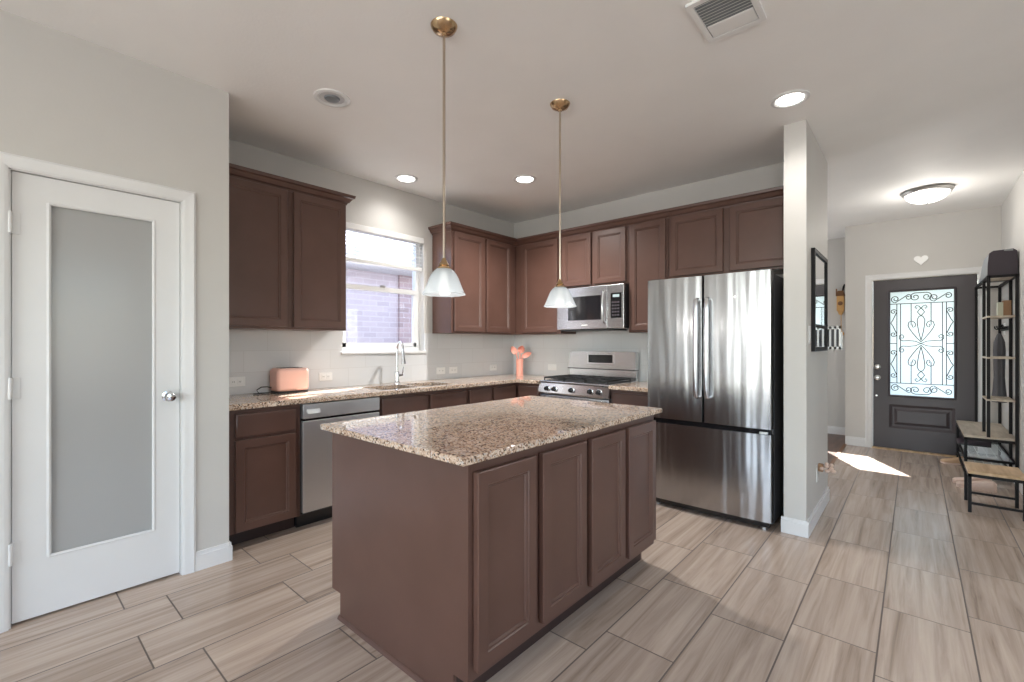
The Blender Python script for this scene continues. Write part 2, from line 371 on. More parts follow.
# window_1 above the sink
w = thing('window_1', (-3.78, 2.43, WZ0), 'white framed window above the sink looking at a brick house', 'window', kind='structure')
k = MB(); f = .045
k.box(-3.83, -3.77, WY0, WY0+f, WZ0, WZ1).box(-3.83, -3.77, WY1-f, WY1, WZ0, WZ1).box(-3.83, -3.77, WY0+f, WY1-f, WZ0, WZ0+f).box(-3.83, -3.77, WY0+f, WY1-f, WZ1-f, WZ1)
k.build('window_frame', 'white_paint', w)
k = MB(); k.box(-3.80, -3.755, WY0+f, WY1-f, 1.755, 1.80).box(-3.80, -3.765, WY0+f, WY0+f+.03, WZ0+f, 1.755).box(-3.80, -3.765, WY1-f-.03, WY1-f, WZ0+f, 1.755).box(-3.80, -3.765, WY0+f, WY1-f, WZ0+f, WZ0+f+.035)
ss = k.build('sash', 'white_paint', w)
MB().box(-3.762, -3.745, 2.40, 2.45, 1.80, 1.815).build('latch', 'nickel', ss)
MB().box(-3.786, -3.782, WY0+f, WY1-f, WZ0+f, WZ1-f).build('pane', 'window_glass', w)
MB().box(-3.77, -3.675, WY0-.015, WY1+.015, WZ0-.022, WZ0+.004, .004).build('window_sill', 'white_paint', w)
bl = thing('window_blind', (-3.735, 2.43, WZ1), 'white horizontal slat blind half raised in the sink window', 'blind')
MB().box(-3.765, -3.69, WY0+.01, WY1-.005, WZ1-.055, WZ1-.002, .004).build('headrail', 'white_plastic', bl)
k = MB()
for i in range(7):
    z = WZ1-.085-i*.036
    v = [(-3.757, z+.004), (-3.707, z-.004), (-3.707, z-.009), (-3.757, z-.001)]
    k.prism(v, lambda u, w_, d: Vector((u, d, w_)), WY0+.015, WY1-.015)
k.build('slats', 'white_plastic', bl)
MB().box(-3.757, -3.705, WY0+.015, WY1-.015, WZ1-.335, WZ1-.300, .004).build('bottom_rail', 'white_plastic', bl)
for y in (2.12, 2.43, 2.74): MB().tube([(-3.704, y, WZ1-.05), (-3.704, y, WZ1-.31)], .0018, 6).build('ladder_cord', 'white_plastic', bl)
MB().tube([(-3.695, WY1-.06, WZ1-.05), (-3.695, WY1-.06, 1.40)], .002, 6).build('pull_cord', 'white_plastic', bl)

# the house next door
h_ = thing('brick_house', (-5.6, 4, -.12), 'brick house next door seen through the sink window', 'house')
MB().box(-5.9, -5.4, -6, 3.74, -.12, 2.22).build('wall', 'brick', h_, smooth=False)
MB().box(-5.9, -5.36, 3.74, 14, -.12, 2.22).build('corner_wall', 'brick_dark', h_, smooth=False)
k = MB(); k.prism([(-5.9, 2.22), (-5.2, 2.22), (-5.1, 2.25), (-5.1, 2.45), (-5.9, 2.85)], lambda u, w_, d: Vector((u, d, w_)), -6, 14); k.build('eaves', 'soffit', h_, smooth=False)

tag(MB().box(-.54, 3, 7.27, 7.97, 2.62, 2.72).box(-1.40, 3, 7.97, 11, 2.62, 2.72).build('porch_sun_block', 'soffit', smooth=False), 'added unseen white porch roof keeping sun off the front door', 'ceiling', kind='structure')  # added roof, out of view, shaped to block direct sun on the door glass
# study window
w = thing('window_2', (-1.29, 7.88, 1.15), 'window of the side room on its far wall', 'window', kind='structure')
k = MB(); k.box(-1.52, -1.50, 7.86, 7.90, 1.15, 1.90).box(-1.08, -1.06, 7.86, 7.90, 1.15, 1.90).box(-1.50, -1.08, 7.86, 7.90, 1.15, 1.17).box(-1.50, -1.08, 7.86, 7.90, 1.88, 1.90)
k.build('window_frame', 'white_paint', w)

# ------------------------------------------------------------------ pantry door (door_1)
d = thing('door_1', (-3.06, .37, 0), 'white pantry door with a tall frosted glass pane', 'door', kind='structure')
P = PX(-3.075); y0, y1 = .060, .684
k = MB(); GX0, GX1, GZ0, GZ1 = .177, .572, .275, 1.925
for a in ((y0, GX0, .012, 2.043), (GX1, y1, .012, 2.043), (GX0, GX1, .012, GZ0), (GX0, GX1, GZ1, 2.043)):
    k.prism([(a[0], a[2]), (a[1], a[2]), (a[1], a[3]), (a[0], a[3])], P, 0, .035)
k.build('door_panel', 'white_paint', d, smooth=False)
k = MB()
for a, b_ in (((GX0, GZ0), (GX1, GZ0)), ((GX1, GZ0), (GX1, GZ1)), ((GX1, GZ1), (GX0, GZ1)), ((GX0, GZ1), (GX0, GZ0))):
    k.tube([(-3.045, a[0], a[1]), (-3.045, b_[0], b_[1])], .009, 8)
k.build('glazing_bead', 'white_paint', d)
MB().box(-3.062, -3.056, GX0-.004, GX1+.004, GZ0-.004, GZ1+.004).build('glass_pane', 'frosted_grey', d)
kb = MB().lathe((-3.04, .632, .985), [(.028, 0), (.028, .005), (.012, .008), (.010, .03), (.018, .036), (.0265, .046), (.0275, .056), (.022, .066), (.008, .070)], 20, 'x').build('door_knob', 'chrome', d)
MB().box(-3.042, -3.030, y1+.001, y1+.006, .95, 1.02).build('strike_plate', 'nickel', d)
for z in (.33, 1.07, 1.81):
    hg = MB().tube([(-3.018, y0-.006, z-.048), (-3.018, y0-.006, z-.016), (-3.018, y0-.006, z+.016), (-3.018, y0-.006, z+.048)], .0085, 12).box(-3.0395, -3.034, y0-.004, y0+.026, z-.048, z+.048, .001).box(-3.036, -3.016, y0-.008, y0-.004, z-.048, z+.048)
    hg.build('hinge', 'white_paint', d)
def casing(name, P, u0, u1, z1, parent, cw=.062):
    k = MB(); prof = [(0, 0), (0, .012), (.010, .017), (.030, .013), (.050, .011), (cw, .007), (cw, 0)]   # from the outer edge inwards
    path = [(u0, 0), (u0, z1), (u1, z1), (u1, 0)]
    rows = []
    for i, (u, z) in enumerate(path):
        su = 1 if i < 2 else -1; sz = -1 if i in (1, 2) else 0
        rows.append([k.bm.verts.new(P(u+su*a, z+sz*a, dd)) for a, dd in prof])
    for A, B in zip(rows, rows[1:]):
        for q in range(len(prof)-1): k.bm.faces.new((A[q], A[q+1], B[q+1], B[q]))
    k.bm.faces.new(rows[0]); k.bm.faces.new(rows[-1][::-1])
    return k.build(name, 'white_paint', parent, smooth=False)
casing('casing', PX(-3.02), -.012, .752, 2.112, d)
k = MB(); k.box(-3.14, -3.022, .050, .057, 0, 2.052).box(-3.14, -3.022, .687, .692, 0, 2.052).box(-3.14, -3.022, .05, .692, 2.046, 2.052)
k.box(-3.11, -3.078, .057, .07, 0, 2.046).box(-3.11, -3.078, .674, .687, 0, 2.046).box(-3.11, -3.078, .057, .687, 2.03, 2.046)
k.build('jamb', 'white_paint', d, smooth=False)

# ------------------------------------------------------------------ cabinets
def crown(parent, path, z0=2.370):
    """moulding swept along an open path of (x, y); the profile leans out to the right-hand side of the path"""
    prof = [(-.02, 0), (.004, 0), (.008, .014), (.020, .020), (.036, .046), (.050, .052), (.055, .074), (-.02, .074)]
    k = MB(); rows = []; n = len(path)
    for i, (x, y) in enumerate(path):
        dirs = []
        if i > 0: dirs.append((Vector(path[i])-Vector(path[i-1])).normalized())
        if i < n-1: dirs.append((Vector(path[i+1])-Vector(path[i])).normalized())
        ns = [Vector((q.y, -q.x)) for q in dirs]
        nn = ns[0] if len(ns) == 1 else (ns[0]+ns[1])/(1+ns[0].dot(ns[1]))
        rows.append([k.bm.verts.new(Vector((x+nn.x*a, y+nn.y*a, z0+b_))) for a, b_ in prof])
    for A, B in zip(rows, rows[1:]):
        for q in range(len(prof)): k.bm.faces.new((A[q], A[(q+1) % len(prof)], B[(q+1) % len(prof)], B[q]))
    k.bm.faces.new(rows[0][::-1]); k.bm.faces.new(rows[-1])
    return k.build('crown_moulding', 'cabinet_wood', parent, smooth=False)
UZ0, UZ1 = 1.372, 2.405
# left of the window
c = thing('wall_cabinet', (-3.54, 1.40, UZ0), 'dark brown two-door wall cabinet above the pink toaster, left of the window', 'cabinet', 'upper cabinets')
MB().box(-3.69, -3.40, .93, 1.865, UZ0, UZ1, .002).build('body', 'cabinet_wood', c)
for a, b_ in ((.945, 1.405), (1.447, 1.852)): MB().rings(PX(-3.40), a, b_, 1.390, 2.368, DOOR).build('door', 'cabinet_wood', c)
crown(c, [(-3.40, .93), (-3.40, 1.865), (-3.69, 1.865)][::1])
# right of the window
c = thing('wall_cabinet', (-3.54, 3.41, UZ0), 'dark brown two-door wall cabinet right of the window, in the corner', 'cabinet', 'upper cabinets')
MB().box(-3.69, -3.40, 2.965, 3.92, UZ0, UZ1, .002).build('body', 'cabinet_wood', c)
for a, b_ in ((2.99, 3.402), (3.440, 3.835)): MB().rings(PX(-3.40), a, b_, 1.390, 2.368, DOOR).build('door', 'cabinet_wood', c)
crown(c, [(-3.69, 2.965), (-3.40, 2.965), (-3.40, 3.94)])
BY = 3.94
def upper_back(label, x0, x1, z0, doors, dz0=None):
    c = thing('wall_cabinet', ((x0+x1)/2, 4.08, z0), label, 'cabinet', 'upper cabinets')
    MB().box(x0, x1, BY, 4.23, z0, UZ1, .002).build('body', 'cabinet_wood', c)
    for a, b_ in doors: MB().rings(PY(BY), a, b_, z0+.018 if dz0 is None else dz0, 2.368, DOOR).build('door', 'cabinet_wood', c)
    crown(c, [(max(x0, -3.40), BY), (x1, BY)])
    return c
upper_back('dark brown single-door wall cabinet in the corner, left of the microwave', -3.69, -2.785, UZ0, [(-3.30, -2.815)])
upper_back('short dark brown two-door wall cabinet directly above the microwave', -2.783, -2.012, 1.835, [(-2.755, -2.412), (-2.378, -2.035)])
upper_back('tall narrow dark brown wall cabinet between microwave and refrigerator', -2.010, -1.632, UZ0, [(-1.988, -1.650)])
upper_back('dark brown two-door wall cabinet directly above the refrigerator', -1.630, -.668, 1.835, [(-1.605, -1.170), (-1.118, -.685)])

BZ = .865
def base_left(label, ya, yb, fronts):
    c = thing('base_cabinet', (-3.40, (ya+yb)/2, 0), label, 'cabinet', 'base cabinets')
    k = MB()
    if 'sink' in label and 'two-drawer' not in label: k.box(-3.69, -3.135, ya, yb, .10, .68).box(-3.165, -3.135, ya, yb, .68, BZ).box(-3.69, -3.66, ya, yb, .68, BZ).box(-3.66, -3.165, ya, ya+.018, .68, BZ).box(-3.66, -3.165, yb-.018, yb, .68, BZ)
    else: k.box(-3.69, -3.135, ya, yb, .10, BZ)
    k.build('body', 'cabinet_wood', c, smooth=False)
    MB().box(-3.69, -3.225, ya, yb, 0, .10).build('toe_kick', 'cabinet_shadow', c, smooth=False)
    for kind, a, b_, z0, z1 in fronts: MB().rings(PX(-3.135), a, b_, z0, z1, DOOR if kind == 'door' else SLAB).build(kind, 'cabinet_wood', c)
    return c
base_left('dark brown base cabinet under the pink toaster, next to the dishwasher', .935, 1.383, [('drawer', .985, 1.350, .690, .835), ('door', .985, 1.350, .110, .672)])
base_left('dark brown base cabinet under the sink', 1.990, 2.925, [('false_front', 2.012, 2.455, .690, .835), ('false_front', 2.485, 2.905, .690, .835), ('door', 2.012, 2.455, .11, .672), ('door', 2.485, 2.905, .11, .672)])
base_left('dark brown two-drawer base cabinet between the sink and the corner', 2.927, 3.62, [('drawer', 2.945, 3.245, .690, .835), ('drawer', 3.275, 3.600, .690, .835), ('door', 2.945, 3.245, .11, .672), ('door', 3.275, 3.600, .11, .672)])
def base_back(label, xa, xb, xf0, xf1):
    c = thing('base_cabinet', ((xa+xb)/2, 3.94, 0), label, 'cabinet', 'base cabinets')
    MB().box(xa, xb, 3.645, 4.23, .10, BZ).build('body', 'cabinet_wood', c, smooth=False)
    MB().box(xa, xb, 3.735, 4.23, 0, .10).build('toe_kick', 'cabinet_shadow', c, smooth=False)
    MB().rings(PY(3.645), xf0, xf1, .690, .835, SLAB).build('drawer', 'cabinet_wood', c)
    MB().rings(PY(3.645), xf0, xf1, .11, .672, DOOR_S).build('door', 'cabinet_wood', c)
base_back('dark brown corner base cabinet left of the range', -3.69, -2.83, -3.10, -2.845)
base_back('narrow dark brown base cabinet between range and refrigerator', -2.030, -1.625, -2.005, -1.645)

# worktops
GT0, GT1 = .865, .900
def slab_with_holes(k, xs, ys, skip, z0, z1):
    for i in range(len(xs)-1):
        for j in range(len(ys)-1):
            if (i, j) not in skip: k.box(xs[i], xs[i+1], ys[j], ys[j+1], z0, z1)
k = MB()
HX0, HX1 = -3.50, -3.17
SY = [(2.06, 2.415), (2.445, 2.80)]
def poly_top(k, pts, z0, z1, holes=()):
    t = bmesh.new(); vs = [t.verts.new((x, y, z1)) for x, y in pts]
    t.faces.new(vs)
    r = bmesh.ops.extrude_face_region(t, geom=t.faces[:]); bmesh.ops.translate(t, verts=[e for e in r['geom'] if isinstance(e, bmesh.types.BMVert)], vec=(0, 0, z0-z1))
    bmesh.ops.recalc_face_normals(t, faces=t.faces[:])
    bmesh.ops.bevel(t, geom=[e for e in t.edges if abs(e.verts[0].co.z-e.verts[1].co.z) < 1e-5], offset=.006, segments=3, profile=.5, affect='EDGES')
    k.add(t)
poly_top(k, [(-3.69, .925), (-3.085, .925), (-3.085, 3.595), (-2.826, 3.595), (-2.826, 4.23), (-3.69, 4.23)], GT0, GT1)
top = k.build('worktop', 'granite', org=(-3.4, 2.4, GT0)); tag(top, 'L-shaped speckled granite worktop holding the sink', 'worktop')
# cut the two sink openings
cut = MB()
for a, b_ in SY: cut.box(HX0, HX1, a, b_, .80, 1.0)
co = cut.build('cutter', 'granite')
bm_ = top.modifiers.new('sink', 'BOOLEAN'); bm_.object = co; bm_.operation = 'DIFFERENCE'; bm_.solver = 'EXACT'
dg = bpy.context.evaluated_depsgraph_get(); nm = bpy.data.meshes.new_from_object(top.evaluated_get(dg)); top.modifiers.clear(); top.data = nm
nm.polygons.foreach_set('use_smooth', [True]*len(nm.polygons)); nm.set_sharp_from_angle(angle=math.radians(32))
wnorm(top); bpy.data.objects.remove(co)
k = MB(); poly_top(k, [(-2.030, 3.595), (-1.622, 3.595), (-1.622, 4.23), (-2.030, 4.23)], GT0, GT1)
tag(k.build('worktop', 'granite', org=(-1.82, 3.9, GT0)), 'small granite worktop between the range and the refrigerator', 'worktop')

# sink
s = thing('kitchen_sink', (-3.335, 2.43, .70), 'stainless double bowl undermount sink below the window', 'sink')
for a, b_ in SY:
    k = MB(); z0, z1, t = .70, .866, .004
    a, b_ = a+.001, b_-.001; x0, x1 = HX0+.001, HX1-.001
    k.box(x0, x1, a, b_, z0, z0+t).box(x0, x0+t, a, b_, z0, z1).box(x1-t, x1, a, b_, z0, z1).box(x0, x1, a, a+t, z0, z1).box(x0, x1, b_-t, b_, z0, z1)
    bo = k.build('bowl', 'steel_sink', s)
    MB().lathe((-3.335, (a+b_)/2, z0+t), [(.045, 0), (.045, .003), (.03, .002), (.01, .001)], 20).build('drain', 'chrome', bo)
fx, fy = -3.565, 2.455
s = thing('faucet', (fx, fy, GT1), 'tall chrome pull-down faucet behind the sink', 'faucet')
MB().lathe((fx, fy, GT1), [(.030, 0), (.030, .012), (.024, .018), (.021, .03), (.021, .10), (.016, .115)], 20).build('base', 'chrome', s)
ox, oy = .115, -.018
arc = [(fx, fy, GT1+.11), (fx, fy, GT1+.32)] + [(fx+ox/2*(1-math.cos(a)), fy+oy/2*(1-math.cos(a)), GT1+.32+.062*math.sin(a)) for a in [PI*q/10 for q in range(1, 10)]] + [(fx+ox, fy+oy, GT1+.315)]
MB().tube(arc, .0115, 12).build('spout', 'chrome', s)
MB().tube([(fx+ox, fy+oy, GT1+.32), (fx+ox+.004, fy+oy, GT1+.26), (fx+ox+.010, fy+oy, GT1+.185)], [.013, .015, .022], 14).build('spray_head', 'chrome', s)
MB().tube([(fx, fy+.018, GT1+.075), (fx, fy+.06, GT1+.08)], .012, 10).tube([(fx, fy+.055, GT1+.08), (fx+.01, fy+.068, GT1+.155)], [.007, .005], 8).build('handle', 'chrome', s)

# ------------------------------------------------------------------ dishwasher
s = thing('dishwasher', (-3.4, 1.685, 0), 'stainless steel dishwasher between two dark base cabinets', 'dishwasher')
MB().box(-3.68, -3.14, 1.388, 1.984, .10, .860).build('body', 'dark_plastic', s)
MB().box(-3.14, -3.106, 1.390, 1.982, .118, .742, .006, 2).build('door', 'steel_satin', s)
cp = MB().box(-3.14, -3.104, 1.390, 1.982, .757, .856, .006, 2).build('control_panel', 'steel_satin', s)
MB().prism([(1.415, .822), (1.505, .822), (1.512, .790), (1.424, .790)], PX(-3.104), 0, .003).build('face_mark', 'white_plastic', cp)  # pale slanted plate on the control panel
MB().box(-3.13, -3.112, 1.395, 1.978, .742, .757).build('pocket_handle', 'black_gloss', s)
MB().box(-3.66, -3.20, 1.388, 1.984, 0, .112).build('toe_kick', 'black_gloss', s)

# ------------------------------------------------------------------ island
IX0, IX1, IY0, IY1 = -2.07, -1.135, 1.065, 2.53
s = thing('kitchen_island', (-1.6, 1.8, 0), 'dark brown kitchen island cabinet with four doors in the foreground', 'island')
MB().box(IX0+.002, IX1, IY0+.014, IY1-.014, .115, .866).build('body', 'cabinet_wood', s, smooth=False)
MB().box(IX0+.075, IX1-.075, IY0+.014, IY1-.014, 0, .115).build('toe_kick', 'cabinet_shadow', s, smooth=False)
outl = [(IX0+.075, .0), (IX1-.075, .0), (IX1-.075, .115), (IX1, .115), (IX1, .866), (IX0, .866), (IX0, .115), (IX0+.075, .115)]
MB().prism(outl, PY(IY0+.014), 0, .014).build('end_panel', 'cabinet_wood', s, smooth=False)
MB().prism(outl, PY(IY1), 0, .014).build('end_panel', 'cabinet_wood', s, smooth=False)
k = MB(); k.prism([(0, 0), (.012, 0), (.010, .008), (.005, .014), (0, .016)], lambda u, w_, d: Vector((d, IY0-u, w_)), IX0+.070, IX1-.070)
k.build('shoe_moulding', 'cabinet_wood', s)
for a, b_ in ((1.085, 1.405), (1.447, 1.770), (1.812, 2.135), (2.177, 2.500)):
    MB().rings(PX(IX1+.005), a, b_, .155, .832, DOOR).build('door', 'cabinet_wood', s)
k = MB(); poly_top(k, [(-2.083, 1.014), (-1.103, 1.014), (-1.103, 2.575), (-2.083, 2.575)], .867, .895)
tag(k.build('island_worktop', 'granite', org=(-1.6, 1.8, .867)), 'large polished speckled granite slab on the island', 'worktop')

# ------------------------------------------------------------------ range
RX0, RX1, RF = -2.822, -2.036, 3.625
s = thing('gas_range', (-2.43, 3.9, 0), 'stainless steel gas range with five front knobs', 'stove')
MB().box(RX0, RX1, RF+.03, 4.20, .06, .890).build('body', 'fridge_side', s)
MB().box(RX0+.02, RX1-.02, RF+.06, 4.18, 0, .06).build('plinth', 'dark_plastic', s)
MB().box(RX0+.003, RX1-.003, RF, RF+.03, .235, .765, .005, 2).build('oven_door', 'steel', s)
MB().box(RX0+.09, RX1-.09, RF-.003, RF+.002, .34, .64).build('oven_window', 'black_gloss', s)
k = MB(); k.tube([(RX0+.05, RF-.045, .735), (RX1-.05, RF-.045, .735)], .012, 12)
for x in (RX0+.07, RX1-.07): k.tube([(x, RF, .735), (x, RF-.045, .735)], .009, 10)
k.build('oven_handle', 'steel_bright', s)
MB().box(RX0+.003, RX1-.003, RF, RF+.03, .065, .225, .005, 2).build('drawer', 'steel', s)
k = MB(); k.prism([(RF+.03, .775), (RF-.005, .775), (RF-.022, .790), (RF-.002, .880), (RF+.03, .884)], lambda u, w_, d: Vector((d, u, w_)), RX0, RX1)
k.build('control_panel', 'steel_bright', s)
for x in (-2.715, -2.628, -2.430, -2.225, -2.135):
    kn = MB().lathe((x, RF-.012, .830), [(.024, 0), (.024, -.010), (.021, -.014), (.018, -.036), (.015, -.040), (.004, -.041)], 20, 'y').build('knob', 'black_gloss', s)
    MB().lathe((x, RF-.010, .830), [(.029, 0), (.029, -.006), (.024, -.008), (.0241, -.002)], 20, 'y').build('knob_ring', 'steel_bright', kn)
MB().box(RX0, RX1, RF-.003, 4.14, .884, .904, .006, 2).build('cooktop', 'steel', s)
MB().box(RX0+.03, RX1-.03, RF+.03, 4.10, .904, .907).build('burner_tray', 'cast_iron', s)
for x, y, r in ((-2.66, 3.78, .045), (-2.66, 4.0, .036), (-2.43, 3.89, .05), (-2.20, 3.78, .04), (-2.20, 4.0, .045)):
    MB().lathe((x, y, .906), [(r, 0), (r, .010), (r*.8, .018), (r*.2, .020)], 20).build('burner', 'cast_iron', s)
gw = (RX1-RX0-.06)/3
for q in range(3):
    x0 = RX0+.03+q*gw+.003; x1 = x0+gw-.006; ya, yb = RF+.03, 4.10; zt = .938; k = MB(); t = .010
    for y in (ya, yb-t): k.box(x0, x1, y, y+t, zt-.014, zt)
    for x in (x0, x1-t): k.box(x, x+t, ya, yb, zt-.014, zt)
    for y in (ya+.145, ya+.27, yb-.155): k.box(x0, x1, y, y+t, zt-.012, zt)
    k.box((x0+x1)/2-t/2, (x0+x1)/2+t/2, ya, yb, zt-.012, zt)
    for x in (x0, x1-t):
        for y in (ya, yb-t): k.box(x, x+t, y, y+t, .907, zt)
    k.build('grate', 'cast_iron', s)
k = MB(); k.prism([(4.19, .884), (4.145, .884), (4.15, 1.010), (4.19, 1.010)], lambda u, w_, d: Vector((d, u, w_)), RX0+.01, RX1-.005); k.build('back_riser', 'steel', s)
k = MB(); poly = [(RX0, 1.012), (RX1, 1.012), (RX1, 1.175), (RX1-.012, 1.188), (RX0+.05, 1.188), (RX0+.03, 1.180)]
k.prism(poly, PY(4.20), 0, .075); bg = k.build('backguard', 'steel', s)
k = MB(); k.box(RX0-.002, RX1+.002, 4.122, 4.20, 1.004, 1.012); k.build('backguard_lip', 'dark_plastic', bg)
MB().box(-2.575, -2.265, 4.119, 4.126, 1.055, 1.165, .002).build('display_bezel', 'steel_bright', bg)
MB().box(-2.560, -2.280, 4.1165, 4.122, 1.072, 1.155).build('display', 'black_gloss', bg)

# ------------------------------------------------------------------ microwave
MX0, MX1, MF = -2.775, -2.018, 3.855
s = thing('microwave', (-2.4, 4.05, 1.40), 'stainless steel over-the-range microwave under the short wall cabinet', 'microwave')
MB().box(MX0, MX1, MF+.03, 4.225, 1.412, 1.828, .002).build('body', 'dark_plastic', s)
MB().box(MX0, MX0+.585, MF, MF+.03, 1.412, 1.826, .005, 2).build('door', 'steel', s)
MB().box(MX0+.14, MX0+.515, MF-.002, MF+.002, 1.50, 1.735).build('door_window', 'black_gloss', s)
k = MB(); hx = MX0+.558
k.tube([(hx, MF, 1.468), (hx, MF-.028, 1.482), (hx, MF-.044, 1.55), (hx, MF-.048, 1.62), (hx, MF-.044, 1.69), (hx, MF-.028, 1.762), (hx, MF, 1.778)], .012, 12); k.build('handle', 'steel_bright', s)
MB().box(MX0+.588, MX1, MF, MF+.03, 1.412, 1.826, .005, 2).build('control_panel', 'steel', s)
cp = MB().box(MX0+.622, MX1-.022, MF-.002, MF+.002, 1.51, 1.745).build('keypad', 'black_gloss', s)
k = MB()
for i in range(5):
    for j in range(3): k.box(MX0+.635+j*.028, MX0+.655+j*.028, MF-.003, MF, 1.53+i*.03, 1.545+i*.03)
k.build('keys', 'fabric_dark', cp)
MB().box(MX0+.645, MX1-.045, MF-.003, MF, 1.705, 1.73).build('clock', 'display_glow', cp)
MB().box(MX0+.30, MX0+.365, MF-.001, MF+.001, 1.445, 1.455).build('face_mark', 'white_plastic', s)
MB().box(MX0+.04, MX0+.62, MF+.02, 4.18, 1.398, 1.412).build('vent_grille', 'dark_plastic', s)

# ------------------------------------------------------------------ refrigerator
FX0, FX1, FF = -1.602, -.722, 3.445
s = thing('refrigerator', (-1.16, 3.8, 0), 'stainless steel french door refrigerator beside the narrow wall end', 'refrigerator')
MB().box(FX0+.004, FX1-.004, FF+.075, 4.20, .035, 1.752, .004).build('cabinet', 'fridge_side', s)
def bulged(x0, x1, z0, z1, yf, depth, bulge, name, m, parent, nz=1):
    k = MB(); N = 12; pts = []
    prof = []
    for i in range(N+1):
        u = i/N; e = 1-(2*u-1)**2
        prof.append((x0+(x1-x0)*u, yf+bulge*(1-e)))
    r = .012
    poly = [(x0, yf+depth)] + [(x0, yf+bulge+r)] + [(x0+(x1-x0)*(i/N) if 0 < i < N else (x0+.006 if i == 0 else x1-.006), prof[i][1]) for i in range(N+1)] + [(x1, yf+bulge+r), (x1, yf+depth)]
    k.prism(poly, lambda u, w_, d: Vector((u, w_, d)), z0, z1)
    return k.build(name, m, parent)
MID = -1.168
dl = bulged(FX0, MID-.003, .690, 1.768, FF, .07, .004, 'door', 'steel_door', s)
dr = bulged(MID+.003, FX1, .690, 1.768, FF, .07, .004, 'door', 'steel_door', s)
fz = bulged(FX0, FX1, .060, .652, FF+.004, .066, .005, 'freezer_drawer', 'steel_door', s)
MB().box(FX0+.01, FX1-.01, FF+.03, FF+.075, .652, .690).build('gasket', 'black_gloss', s)
for q, xh in ((dl, MID-.038), (dr, MID+.038)):
    k = MB(); k.tube([(xh, FF+.012, .875), (xh, FF-.030, .882), (xh, FF-.042, .94), (xh, FF-.046, 1.23), (xh, FF-.042, 1.52), (xh, FF-.030, 1.588), (xh, FF+.012, 1.598)], [.014, .017, .018, .018, .018, .017, .014], 12)
    k.build('handle', 'steel_bright', q)
MB().lathe((-.955, FF+.004, 1.60), [(.013, 0), (.013, -.003), (.010, -.004), (.002, -.004)], 20, 'y').build('face_mark', 'steel_bright', dr)
for x in (FX0+.06, FX1-.06): MB().box(x-.045, x+.045, FF+.03, FF+.16, 1.752, 1.778, .006).build('hinge_cover', 'dark_plastic', s)
MB().box(FX0+.02, FX1-.02, FF+.035, FF+.10, .018, .058).build('kick_grille', 'black_gloss', s)
for x in (FX0+.06, FX1-.06): MB().lathe((x, FF+.07, 0), [(.025, 0), (.025, .012), (.012, .018), (.012, .036)], 14).build('foot', 'nickel', s)
MB().box(FX1-.075, FX1-.025, FF+.015, FF+.05, .655, .668).build('hinge_pin', 'nickel', s)

# ------------------------------------------------------------------ outlets and switches
def outlet_x(x, y, z, label, sgn=1, w_=.115, hgt=.07, name='wall_outlet', slots=2):
    s = thing(name, (x, y, z-hgt/2), label, 'outlet' if name == 'wall_outlet' else 'switch', 'wall outlets' if name == 'wall_outlet' else None)
    MB().box(x, x+sgn*.005, y-w_/2, y+w_/2, z-hgt/2, z+hgt/2, .002).build('plate', 'white_plastic', s)
    for q in range(slots):
        yy = y+(q-(slots-1)/2)*.042
        if hgt > w_: yy = y
        f_ = MB().box(x+sgn*.005, x+sgn*.007, yy-.016, yy+.016, z-.02, z+.02, .001).build('socket' if name == 'wall_outlet' else 'rocker', 'white_plastic', s)
        if name == 'wall_outlet': MB().box(x+sgn*.007, x+sgn*.0074, yy-.006, yy-.004, z-.006, z+.006).box(x+sgn*.007, x+sgn*.0074, yy+.004, yy+.006, z-.006, z+.006).build('slots', 'slot_dark', f_)
    return s
outlet_x(-3.69, 1.172, .993, 'white outlet plate on the backsplash left of the pink toaster')
outlet_x(-3.69, 1.84, .995, 'white outlet plate on the backsplash right of the pink toaster')
outlet_x(-3.69, 3.075, .988, 'left white outlet plate of the pair right of the faucet')
outlet_x(-3.69, 3.245, .988, 'right white outlet plate of the pair right of the faucet')
outlet_x(-3.69, 3.86, .992, 'white outlet plate on the backsplash just left of the coral utensils')
s = thing('wall_outlet', (-3.11, 4.23, .97), 'white outlet plate between the coral utensils and the range', 'outlet', 'wall outlets')
MB().box(-3.17, -3.05, 4.225, 4.23, .965, 1.035, .002).build('plate', 'white_plastic', s)
for x in (-3.13, -3.09): MB().box(x-.016, x+.016, 4.223, 4.225, .98, 1.02, .001).build('socket', 'white_plastic', s)
outlet_x(.69, 6.84, 1.42, 'white double light switch on the hall wall behind the shelf tower', -1, .12, .12, 'light_switch', 1)
outlet_x(-.535, 3.64, 1.33, 'white light switch left of the black framed mirror', 1, .075, .12, 'light_switch', 1)
outlet_x(-.535, 3.965, .33, 'white outlet low on the narrow wall below the mirror', 1, .075, .12)

# ------------------------------------------------------------------ things on the counter
s = thing('toaster', (-3.57, 1.50, GT1), 'pink retro two-slot toaster on the granite worktop', 'toaster')
k = MB(); x0, x1, ya, yb = -3.655, -3.495, 1.378, 1.618
k.box(x0, x1, ya, yb, GT1+.012, GT1+.185, .028, 4); k.build('body', 'pink_plastic', s)
MB().box(x0+.008, x1-.008, ya+.01, yb-.01, GT1+.0, GT1+.014, .003).build('base', 'dark_plastic', s)
MB().box(-3.620, -3.595, ya+.04, yb-.04, GT1+.1835, GT1+.187).box(-3.555, -3.530, ya+.04, yb-.04, GT1+.1835, GT1+.187).build('slots', 'slot_dark', s)
MB().tube([(-3.60, ya+.002, GT1+.04), (-3.60, ya-.03, GT1+.05), (-3.60, ya-.07, GT1+.05), (-3.605, ya-.10, GT1+.03), (-3.60, ya-.09, GT1+.008), (-3.59, ya-.02, GT1+.006), (-3.58, ya-.13, GT1+.006)], .004, 8).build('power_cord', 'slot_dark', s)

